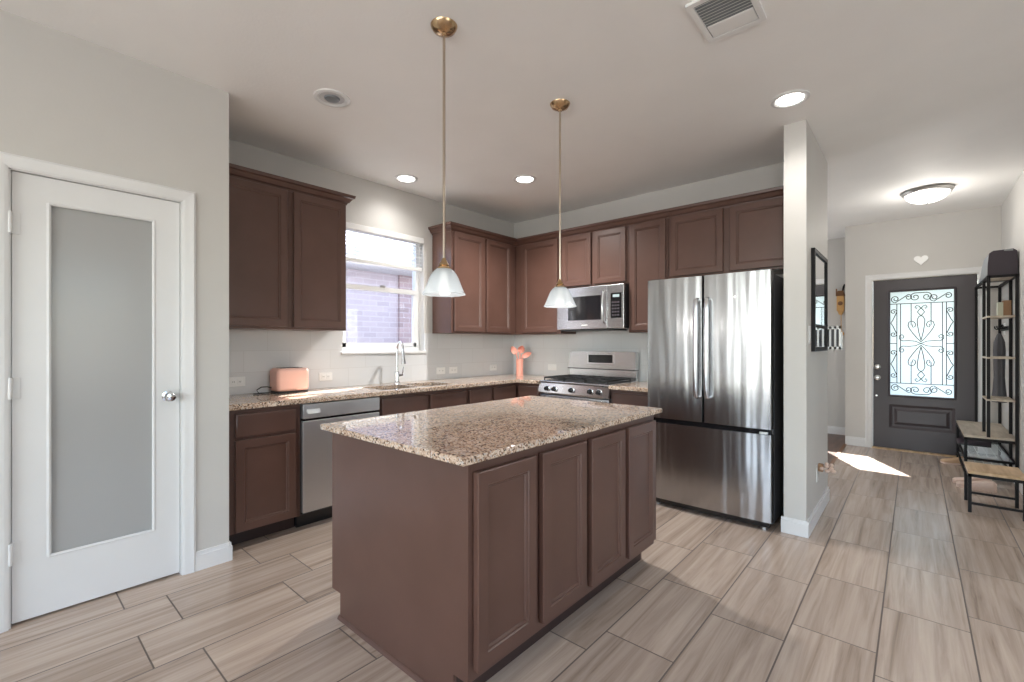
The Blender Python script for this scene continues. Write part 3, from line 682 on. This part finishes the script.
vx, vy = -3.42, 4.02
s = thing('utensil_crock', (vx, vy, GT1), 'tall coral pink utensil crock in the worktop corner', 'crock')
MB().lathe((vx, vy, GT1), [(.040, 0), (.042, .01), (.040, .10), (.044, .19), (.040, .19), (.036, .10), (.036, .02), (.004, .018)], 24).build('body', 'coral_silicone', s)
def utensil(name, label, foot, joint, hdir, L, wdt, dish):
    s = thing(name, (vx, vy, GT1+.02), label, 'utensil', 'coral utensils')
    o = Vector((vx, vy, GT1)); a = o+Vector(foot); b_ = o+Vector(joint)
    MB().tube([a, a.lerp(b_, .5), b_, b_+Vector(hdir).normalized()*.02], [.006, .007, .008, .009], 8).build('shaft', 'coral_silicone', s)
    dn = Vector(hdir).normalized(); side = dn.cross(Vector((.75, -.66, .2))).normalized(); nr = side.cross(dn).normalized()
    k = MB(); N = 8; top = []; bot = []                    # a dished blade: rows along its length, five points across
    for i in range(N+1):
        u = i/N; hw = wdt*(math.sin(PI*min(1, .12+u*.86))**.6)
        row = []
        for q in (-1, -.5, 0, .5, 1): row.append(b_+dn*(L*u)+side*(hw*q)+nr*(dish*(q*q-1)*math.sin(PI*min(1, .1+.8*u))))
        top.append([k.bm.verts.new(p+nr*.004) for p in row]); bot.append([k.bm.verts.new(p-nr*.004) for p in row])
    for G_ in (top, bot):
        for A, B in zip(G_, G_[1:]):
            for q in range(4): k.bm.faces.new((A[q], A[q+1], B[q+1], B[q]))
    for A, B, C_, D in zip(top, top[1:], bot, bot[1:]):
        k.bm.faces.new((A[0], B[0], D[0], C_[0])); k.bm.faces.new((A[4], B[4], D[4], C_[4]))
    for g1_, g2_ in ((top[0], bot[0]), (top[-1], bot[-1])):
        for q in range(4): k.bm.faces.new((g1_[q], g1_[q+1], g2_[q+1], g2_[q]))
    k.build('head', 'coral_silicone', s)
utensil('spatula', 'coral spatula leaning left in the pink crock', (.003, .020, .022), (-.042, -.012, .250), (-.35, -.32, .75), .10, .034, .012)
utensil('ladle', 'coral ladle curving over the middle of the pink crock', (-.01, .012, .022), (-.004, .012, .265), (.25, .05, .6), .085, .040, .030)
utensil('serving_spoon', 'coral serving spoon leaning far right in the pink crock', (-.003, -.024, .022), (.034, .004, .215), (.72, .55, .42), .115, .030, .018)

# ------------------------------------------------------------------ ceiling things
def pendant(x, y, label):
    s = thing('pendant_light', (x, y, CZ), label, 'pendant light', 'island pendants')
    MB().lathe((x, y, CZ), [(.062, 0), (.060, -.006), (.050, -.022), (.030, -.032), (.012, -.036), (.010, -.046), (.004, -.047)], 24).build('canopy', 'brass', s)
    MB().tube([(x, y, CZ-.04), (x, y, 1.665)], .0062, 10).build('rod', 'copper_rod', s)
    MB().lathe((x, y, 1.615), [(.034, -.002), (.032, .008), (.020, .012), (.024, .019), (.017, .030), (.010, .042), (.008, .05), (.003, .051)], 20).build('cap', 'brass', s)
    z0 = 1.497
    prof = [(.030, .121), (.046, .108), (.056, .096), (.065, .080), (.077, .05), (.087, .026), (.094, .010), (.100, .0)]
    pr2 = [(r-.003, z-.002) for r, z in prof[::-1]]
    sh = MB().lathe((x, y, z0), prof+pr2, 48, 'z', lambda a, h: .018*math.cos(12*a)*(max(0, (.06-h))/.06 if h > -.01 else 1), cap=False).build('lamp_shade', 'shade_glass', s)
    MB().lathe((x, y, z0+.005), [(.004, 0), (.018, .006), (.026, .024), (.024, .044), (.014, .066), (.013, .10), (.004, .101)], 16).build('bulb', 'bulb_glow', s)
    lamp('pendant_lamp', 'POINT', (x, y, z0-.05), .8, (1, .95, .88), shadow_soft_size=.03)
pendant(-1.637, 1.384, 'left of the two glass pendant lights, nearest, above the island front')
pendant(-1.636, 2.305, 'right of the two glass pendant lights, farther, before the microwave')
CL = ['unlit recessed can light above the left wall cabinet', 'lit recessed light nearest the kitchen window wall', 'lit recessed light above the range area, between the pendants', 'lit recessed light in front of the narrow wall end']
for (x, y, on), lb in zip(CANS, CL):
    s = thing('recessed_light', (x, y, CZ), lb, 'ceiling light', 'recessed ceiling lights')
    MB().lathe((x, y, CZ), [(.103, 0), (.102, -.006), (.084, -.010), (.072, -.004), (.072, -.0005)], 32, cap=False).build('trim_ring', 'white_paint', s)
    if on: MB().lathe((x, y, CZ-.002), [(.071, 0), (.071, -.003), (.03, -.004), (.002, -.004)], 32).build('lens', 'lamp_glow', s)
    else:
        MB().lathe((x, y, CZ-.001), [(.071, 0), (.069, -.002), (.002, -.002)], 32).build('reflector', 'fabric_light', s)
        MB().lathe((x, y, CZ-.003), [(.045, 0), (.040, -.007), (.02, -.010), (.002, -.011)], 24).build('bulb', 'shade_glass', s)
vx0, vy0 = -.625, 2.148
s = thing('ceiling_vent', (vx0, vy0, CZ), 'white square ceiling air vent near the top edge', 'vent')
k = MB(); k.box(vx0-.125, vx0+.125, vy0-.158, vy0-.133, CZ-.012, CZ).box(vx0-.125, vx0+.125, vy0+.133, vy0+.158, CZ-.012, CZ).box(vx0-.125, vx0-.100, vy0-.133, vy0+.133, CZ-.012, CZ).box(vx0+.100, vx0+.125, vy0-.133, vy0+.133, CZ-.012, CZ)
k.build('frame', 'white_plastic', s)
MB().box(vx0-.100, vx0+.100, vy0-.133, vy0+.133, CZ-.003, CZ).build('duct', 'fabric_grey', s)
k = MB()
for i in range(8):
    y = vy0-.128+i*.020
    k.prism([(y, CZ-.012), (y+.010, CZ-.004), (y+.013, CZ-.004), (y+.003, CZ-.012)], lambda u, w_, d: Vector((d, u, w_)), vx0-.100, vx0+.100)
k.build('louvres', 'white_plastic', s)
MB().box(vx0-.097, vx0+.097, vy0+.038, vy0+.130, CZ-.011, CZ-.004, .003).build('damper_plate', 'white_plastic', s)
s = thing('flush_ceiling_light', (.086, 5.92, CZ), 'round lit flush dome light on the hall ceiling', 'ceiling light')
MB().lathe((.086, 5.92, CZ), [(.10, 0), (.185, -.004), (.192, -.016), (.178, -.036), (.168, -.040), (.10, -.02)], 40).build('pan', 'nickel', s)
MB().lathe((.086, 5.92, CZ-.036), [(.166, 0), (.155, -.028), (.125, -.055), (.08, -.074), (.03, -.082), (.003, -.083)], 40).build('dome', 'dome_glow', s)
MB().lathe((.086, 5.92, CZ-.119), [(.009, 0), (.008, -.008), (.004, -.014), (.001, -.015)], 12).build('finial', 'nickel', s)
lamp('hall_lamp', 'POINT', (.086, 5.92, 2.44), 7, (1, .95, .88), shadow_soft_size=.14)
lamp('study_fill', 'AREA', (-3.6, 6.2, 1.5), 30, (.95, .97, 1), aim=(1, 0, 0), shape='RECTANGLE', size=1.4, size_y=1.4)  # added fill lamp for the side room; this wall has no opening here

# ------------------------------------------------------------------ front door (door_2)
d = thing('door_2', (.06, 7.16, 0), 'charcoal front door with a scrolled iron glass panel', 'door', kind='structure')
DX0, DX1, FY = -.385, .515, 7.15
G = (-.235, .340, .645, 1.895)
k = MB()
for a in ((DX0, G[0], .012, 2.035), (G[1], DX1, .012, 2.035), (G[0], G[1], .012, .255), (G[0], G[1], .54, G[2]), (G[0], G[1], G[3], 2.035)):
    k.prism([(a[0], a[2]), (a[1], a[2]), (a[1], a[3]), (a[0], a[3])], PY(FY+.04), 0, .04)
k.build('door_panel', 'door_charcoal', d, smooth=False)
MB().rings(PY(FY+.02), G[0], G[1], .255, .54, [(0, 0), (0, .018), (.03, .004), (.045, .004), (.075, .016)]).build('lower_panel', 'door_charcoal', d, smooth=False)
k = MB()
for a, b_ in (((G[0], G[2]), (G[1], G[2])), ((G[1], G[2]), (G[1], G[3])), ((G[1], G[3]), (G[0], G[3])), ((G[0], G[3]), (G[0], G[2]))):
    k.tube([(a[0], FY-.004, a[1]), (b_[0], FY-.004, b_[1])], .017, 8, flat=.7)
k.build('glass_frame', 'door_charcoal', d)
MB().box(G[0], G[1], FY+.012, FY+.020, G[2], G[3]).build('glass_pane', 'frosted_door', d)
gu, gv, gw_, gh = G[0]+.008, G[3]-.012, G[1]-G[0]-.016, G[3]-G[2]-.024
def gp(u, v): return Vector((gu+u*gw_, FY+.006, gv-v*gh))
AR = gh/gw_
k = MB()
def line(*p, r=.0045): k.tube([gp(*q) for q in p], r, 6)
def spiral(cx_, cy_, r0, a0, turns, N=22):
    return [(cx_+r0*(1-.78*i/N)*math.cos(a0+turns*2*PI*i/N), cy_+r0/AR*(1-.78*i/N)*math.sin(a0+turns*2*PI*i/N)) for i in range(N+1)]
def curl(c1, r1, a1, t1, c2, r2, a2, t2, mid=()):
    pts = spiral(*c1, r1, a1, t1)[::-1] + list(mid) + spiral(*c2, r2, a2, t2)
    line(*pts, r=.0048)
for v in (.115, .885): line((0, v), (1, v))
for u in (.115, .175, .825, .885): line((u, .115), (u, .885))
for u in (.345, .655): line((u, .115), (u, .325)); line((u, .675), (u, .885))
for a, b_ in ((0, .115), (.885, 1)): line((a, .5), (b_, .5))
for v, sg in ((.055, 1), (.945, -1)):
    for c0, c1, r in ((.09, .30, .085), (.70, .91, .085)):
        curl((c0, v+sg*.012), r*.9, PI*.5*sg, -.1*0+1.4*sg, (c1 if c0 < .5 else c1, v), .06, -PI*.5*sg, 1.2*sg)
    curl((.41, v), .085, -PI*.5*sg, -1.4*sg, (.59, v), .085, -PI*.5*sg, 1.4*sg)
for u, sg in ((.06, 1), (.94, -1)):
    for v0, v1 in ((.19, .41), (.59, .81)):
        curl((u, v0), .055, (0 if sg > 0 else PI), -1.3*sg, (u, v1), .055, (0 if sg > 0 else PI), 1.3*sg, [(u-.01*sg, (v0+v1)/2-.03), (u-.045*sg, (v0+v1)/2), (u-.01*sg, (v0+v1)/2+.03)])
# the central figure: two crossing curves with curled ends, mirrored up and down
for sv in (-1, 1):
    for su in (-1, 1):
        q = lambda u, v: (.5+su*u, .5+sv*v)
        base = [(.0, .015), (.06, .05), (.13, .10), (.185, .145), (.205, .175), (.19, .205), (.15, .215)]
        sp = [(.13+.05*math.cos(t)*(1-.5*(t)/7), .175-.035*math.sin(t)*(1-.5*t/7)) for t in [-1.35-.0+(-.55)*i for i in range(0)]]
        tail = [(.105, .205), (.085, .185), (.095, .16), (.125, .155), (.14, .17), (.125, .183)]
        line(*[q(*p) for p in base+tail], r=.0048)
        arm = [(.0, .0), (.09, .022), (.20, .028), (.29, .025), (.345, .045), (.345, .075), (.30, .085), (.27, .07), (.285, .05), (.315, .055)]
        line(*[q(*p) for p in arm], r=.0048)
        line(*[q(*p) for p in [(0, .03), (.035, .11), (.055, .18), (.06, .225), (.035, .255), (0, .265)]], r=.0046)
        line(*[q(*p) for p in [(0, .265), (.02, .275), (.055, .30), (.025, .325), (.0, .335)]], r=.0046)
        line(*[q(*p) for p in [(.0, .335), (.03, .355), (.07, .365), (.095, .345), (.075, .33), (.06, .345)]], r=.0046)
k.build('iron_grille', 'grille_iron', d)
for z in (.985, .855): MB().lathe((-.345, FY, z), [(.032, 0), (.032, -.008), (.026, -.014), (.012, -.018)] if z > .9 else [(.032, 0), (.032, -.006), (.012, -.012), (.012, -.03), (.028, -.042), (.026, -.06), (.010, -.066)], 20, 'y').build('deadbolt' if z > .9 else 'door_knob', 'nickel', d)
MB().lathe((-.355, FY, .635), [(.012, 0), (.012, -.004), (.003, -.005)], 12, 'y').build('peg', 'nickel', d)
casing('casing', PY(7.11), -.458, .588, 2.106, d, .064)
k = MB(); k.box(-.395, -.388, 7.112, 7.25, 0, 2.045).box(.518, .525, 7.112, 7.25, 0, 2.045).box(-.395, .525, 7.112, 7.25, 2.038, 2.045); k.build('jamb', 'white_paint', d, smooth=False)
MB().box(-.395, .525, 7.08, 7.25, 0, .012).build('threshold', 'shelf_wood', d)
k = MB(); pts = []
for i in range(28):
    t = 2*PI*i/28; pts.append((.052+.0041*16*math.sin(t)**3*.95, 2.238+.0041*(13*math.cos(t)-5*math.cos(2*t)-2*math.cos(3*t)-math.cos(4*t))*.95))
k.prism(pts, PY(7.11), 0, .02); tag(k.build('wall_heart', 'white_plastic', org=(.052, 7.11, 2.17)), 'small white heart ornament above the front door', 'ornament')

# ------------------------------------------------------------------ the hall's left: mirror, rack, clock, plug-in
s = thing('wall_mirror', (-.535, 4.02, 1.22), 'tall black framed mirror on the narrow wall', 'mirror')
k = MB(); f = .028
my0, my1, mz0, mz1 = 3.712, 4.32, 1.215, 1.925
k.box(-.535, -.512, my0, my0+f, mz0, mz1).box(-.535, -.512, my1-f, my1, mz0, mz1).box(-.535, -.512, my0+f, my1-f, mz0, mz0+f).box(-.535, -.512, my0+f, my1-f, mz1-f, mz1).box(-.535, -.514, my0+f, my1-f, 1.385, 1.405)
k.build('frame', 'black_metal', s)
mat('mirror_glass', (.85, .88, .92), .03, 1.0)
MB().box(-.533, -.522, my0+f, my1-f, mz0+f, mz1-f).build('mirror_pane', 'mirror_glass', s)
s = thing('letter_rack', (-.535, 4.32, 1.22), 'white slatted letter rack beside the mirror bottom', 'rack')
k = MB(); y0_, y1_ = 4.335, 4.45
k.box(-.535, -.43, y0_, y0_+.008, 1.225, 1.245).box(-.535, -.43, y0_, y0_+.008, 1.385, 1.405)
for x in (-.530, -.500, -.468, -.438): k.box(x-.005, x+.008, y0_, y0_+.010, 1.225, 1.405)
k.build('front', 'white_plastic', s)
MB().box(-.535, -.43, y0_+.01, y1_, 1.225, 1.235).box(-.535, -.527, y0_+.01, y1_, 1.235, 1.405).box(-.437, -.43, y0_+.01, y1_, 1.235, 1.36).build('tray', 'white_plastic', s)
MB().box(-.526, -.44, y0_+.012, y0_+.03, 1.236, 1.38).build('divider', 'grey_cloth', s)

px_, py_ = -.775, 7.82
s = thing('wall_clock', (px_, py_-.05, 1.4), 'small wooden pendulum wall clock left of the front door', 'clock')
MB().box(px_-.042, px_+.042, py_-.075, py_, 1.72, 1.93, .006).build('case', 'honey_wood', s)
MB().box(px_-.034, px_+.034, py_-.080, py_-.074, 1.93, 1.97, .004).prism([(px_-.052, 1.93), (px_+.052, 1.93), (px_+.03, 2.0), (px_-.03, 2.0)], PY(py_), 0, .07).box(px_-.052, px_-.040, py_-.07, py_-.02, 1.93, 2.03).build('roof', 'brown_wood', s)
MB().lathe((px_, py_-.075, 1.825), [(.028, 0), (.028, -.006), (.024, -.008), (.002, -.008)], 24, 'y').build('dial', 'brown_wood', s)
MB().tube([(px_+.02, py_-.04, 1.98), (px_+.035, py_-.04, 2.05), (px_+.045, py_-.04, 2.09)], [.010, .014, .007], 8).build('finial', 'black_metal', s)
MB().prism([(px_-.034, 1.72), (px_+.034, 1.72), (px_+.016, 1.67), (px_-.016, 1.67)], PY(py_), 0, .06).build('bracket', 'honey_wood', s)
MB().tube([(px_+.004, py_-.03, 1.69), (px_+.006, py_-.03, 1.42)], .005, 8).lathe((px_+.006, py_-.03, 1.405), [(.034, .006), (.034, -.006), (.002, -.007)], 20, 'y').build('pendulum', 'honey_wood', s)

s = thing('plug_in_diffuser', (-.527, 3.965, .36), 'brown plug-in ornament at the low outlet on the narrow wall', 'plug-in')
k = MB(); k.box(-.528, -.495, 3.945, 3.985, .345, .40, .006, 2); k.build('plug', 'cardboard', s)
k = MB()
for i in range(9):
    a = i*.9; k.sphere((-.485+.03*math.sin(a*1.7)+.012*i*.4, 3.965+.035*math.cos(a), .375+.022*math.sin(a*2.3)), .015, 1, 1.1, .8, 10, 7)
k.build('petals', 'rose_leather', s)

# ------------------------------------------------------------------ hall tree, stool and the things on them
HX, HXR = .50, .675; HY0, HY1, HYF = 5.97, 6.33, 7.07; Q = .022
s = thing('hall_tree', (.52, 6.5, 0), 'black metal and wood hall tree bench with shelf tower on the right wall', 'hall tree')
def bar(name, a, b_, m='black_metal', q=Q): return MB().box(a[0]-q/2, b_[0]+q/2, a[1]-q/2, b_[1]+q/2, a[2]-q/2, b_[2]+q/2).build(name, m, s, smooth=False)
for x, y in ((HX, HY0), (HXR, HY0), (HX, HY1), (HXR, HY1), (HX, HYF), (HXR, HYF)): MB().box(x-Q/2, x+Q/2, y-Q/2, y+Q/2, 0 if x > .6 else .42, 1.885).build('post', 'black_metal', s, smooth=False)
for x in (HX, HXR): MB().box(x-Q/2, x+Q/2, HY0, HYF, 1.863, 1.885).build('top_rail', 'black_metal', s, smooth=False)
for y in (HY0, HY1, HYF): MB().box(HX, HXR, y-Q/2, y+Q/2, 1.863, 1.885).build('top_rail', 'black_metal', s, smooth=False)
MB().box(HX+Q/2, HXR-Q/2, HY0+Q/2, HY1-Q/2, 1.866, 1.880).build('shelf', 'bench_wood', s)
for z in (1.52, 1.148, .767): MB().box(HX-.012, HXR-.012, HY0-.012, HY1+.012, z-.016, z).build('shelf', 'bench_wood', s)
BX0 = .345
MB().box(BX0, .682, 6.01, 7.08, .398, .420).build('seat', 'bench_wood', s)
k = MB(); k.box(BX0, .682, 6.01, 6.03, .372, .398).box(BX0, .682, 7.06, 7.08, .372, .398).box(BX0, BX0+.02, 6.01, 7.08, .372, .398).box(.662, .682, 6.01, 7.08, .372, .398); k.build('seat_frame', 'black_metal', s, smooth=False)
for y in (6.02, 7.07): MB().box(BX0, BX0+Q, y-Q/2, y+Q/2, 0, .372).build('leg', 'black_metal', s, smooth=False)
for z in (.20, .07):
    k = MB(); k.box(BX0+Q, .664, 6.01, 6.03, z-.01, z+.01).box(BX0+Q, .664, 7.06, 7.08, z-.01, z+.01).box(BX0, BX0+.016, 6.03, 7.06, z-.01, z+.01).box(.66, .676, 6.03, 7.06, z-.01, z+.01)
    r = k.build('shoe_rack', 'black_metal', s, smooth=False)
    k = MB()
    for i in range(17): k.box(BX0+.01, .665, 6.07+i*.06, 6.073+i*.06, z+.002, z+.006)
    for i in range(5): k.box(BX0+.05+i*.06, BX0+.053+i*.06, 6.02, 7.07, z-.002, z+.002)
    k.build('wire_mesh', 'nickel', r, smooth=False)
k = MB(); k.tube([(HX-.01, 6.46, 1.40), (HX-.01, 6.46, 1.40)], .004) if False else None
hr = MB().box(HXR-.008, HXR+.008, HY1, HYF, 1.40, 1.44).build('coat_rail', 'black_metal', s, smooth=False)
for y in (6.45, 6.62, 6.79, 6.96): MB().tube([(HXR-.008, y, 1.425), (HXR-.035, y, 1.415), (HXR-.045, y, 1.43), (HXR-.047, y, 1.45)], .005, 8).build('coat_hook', 'black_metal', hr)

s = thing('stool', (.45, 5.05, 0), 'low black metal stool with wooden top before the hall tree', 'stool')
SX0, SX1, SY0, SY1 = .300, .60, 4.865, 5.235
MB().box(SX0, SX1, SY0, SY1, .290, .312, .002).build('seat', 'shelf_wood', s)
k = MB(); k.box(SX0, SX1, SY0, SY0+.02, .268, .290).box(SX0, SX1, SY1-.02, SY1, .268, .290).box(SX0, SX0+.02, SY0, SY1, .268, .290).box(SX1-.02, SX1, SY0, SY1, .268, .290); k.build('seat_frame', 'black_metal', s, smooth=False)
for x in (SX0, SX1-.02):
    for y in (SY0, SY1-.02): MB().box(x, x+.02, y, y+.02, 0, .268).build('leg', 'black_metal', s, smooth=False)
for y in (SY0+.002, SY1-.018): MB().box(SX0+.02, SX1-.02, y, y+.016, .06, .076).build('stretcher', 'black_metal', s, smooth=False)

s = thing('bag', (.585, 6.25, 1.886), 'dark plum and grey bag on top of the hall tree', 'bag')
k = MB(); ya, yb = 5.975, 6.70; z0 = 1.887
prof = [(.495, z0), (.680, z0), (.684, z0+.10), (.676, z0+.205), (.655, z0+.225), (.53, z0+.220), (.505, z0+.20), (.497, z0+.10)]
t = MB(); t.prism(prof, lambda u, w_, d: Vector((u, d, w_)), ya, ya+.03); t.build('end_panel', 'fabric_dark', s)
k = MB(); N = 8; rows = []
for i in range(N+1):
    u = i/N; sc = 1.0 if u < .45 else 1.0-.6*((u-.45)/.55)**2
    rows.append([k.bm.verts.new(Vector((x_, ya+.03+(yb-ya-.03)*u, z0+(z_-z0)*sc))) for x_, z_ in prof])
for A, B in zip(rows, rows[1:]):
    for q in range(len(prof)): k.bm.faces.new((A[q], A[(q+1) % 8], B[(q+1) % 8], B[q]))
k.bm.faces.new(rows[0][::-1]); k.bm.faces.new(rows[-1]); k.build('body', 'fabric_grey', s)
MB().tube([(.60, ya+.02, z0+.224), (.60, ya-.002, z0+.215), (.65, ya-.002, z0+.212), (.65, ya+.02, z0+.222)], .006, 8).build('handle', 'fabric_grey', s)
s = thing('small_box', (.6, 6.1, 1.52), 'small brown and sage box on the upper tower shelf', 'box')
MB().box(.565, .600, 6.05, 6.13, 1.521, 1.645, .002).build('cover', 'sage_paper', s)
MB().box(.600, .650, 6.05, 6.15, 1.521, 1.660, .002).build('box', 'cardboard', s)
ux, uy = .615, 6.47
s = thing('umbrella', (ux, uy, .72), 'furled dark grey umbrella hanging behind the shelf tower', 'umbrella')
MB().lathe((ux, uy, .70), [(.048, 0), (.050, .01), (.043, .10), (.035, .24), (.037, .40), (.040, .50), (.036, .58), (.018, .65), (.006, .67)], 16, 'z', lambda a, h: .10*math.cos(6*a)).build('canopy', 'grey_cloth', s)
MB().tube([(ux, uy, 1.36), (ux, uy, 1.405), (ux+.008, uy, 1.44), (ux+.02, uy, 1.452), (ux+.028, uy, 1.435)], .005, 8).build('hook', 'black_metal', s)

def shoe(x, y, z, rz, m, label, L=.25, group='shoes under the bench'):
    s = thing('shoe', (x, y, z), label, 'shoe', group); s.rotation_euler = (0, 0, rz)
    o = ORG[s.name]
    k = MB(); rows = []
    st = [(-.5, .022, .055), (-.42, .034, .075), (-.25, .034, .078), (-.05, .034, .060), (.15, .040, .045), (.32, .043, .036), (.44, .034, .030), (.5, .016, .022)]
    for u, hw, hz in st:
        ring = [(-hw, .012), (-hw*1.02, .02+hz*.3), (-hw*.75, .014+hz*.8), (0, .014+hz), (hw*.75, .014+hz*.8), (hw*1.02, .02+hz*.3), (hw, .012)]
        rows.append([k.bm.verts.new(o+Vector((u*L, a, b_))) for a, b_ in ring])
    for A, B in zip(rows, rows[1:]):
        for q in range(6): k.bm.faces.new((A[q], A[q+1], B[q+1], B[q]))
        k.bm.faces.new((A[6], A[0], B[0], B[6]))
    k.bm.faces.new(rows[0][::-1]); k.bm.faces.new(rows[-1]); k.build('upper', m, s)
    out = [(u*L, hw+.002) for u, hw, _ in st]+[(u*L, -hw-.002) for u, hw, _ in st[::-1]]
    MB().prism([(o.x+a, o.y+b_) for a, b_ in out], lambda u, w_, d: Vector((u, w_, o.z+d)), 0, .014).build('sole', 'rose_leather' if m != 'plum' else 'slot_dark', s)
shoe(.46, 6.90, .207, PI, 'plum', 'dark plum shoe on the upper bench rack, far one')
shoe(.46, 6.76, .207, PI, 'plum', 'dark plum shoe on the upper bench rack, near one')
shoe(.33, 6.72, 0, PI+.2, 'tan_leather', 'tan shoe on the floor poking out left of the bench')
shoe(.385, 5.84, 0, PI+.1, 'rose_leather', 'pale rose flat shoe on the floor between stool and bench, far one', .25, 'shoes by the stool')
shoe(.40, 5.68, 0, PI-.05, 'rose_leather', 'pale rose flat shoe on the floor between stool and bench, near one', .25, 'shoes by the stool')
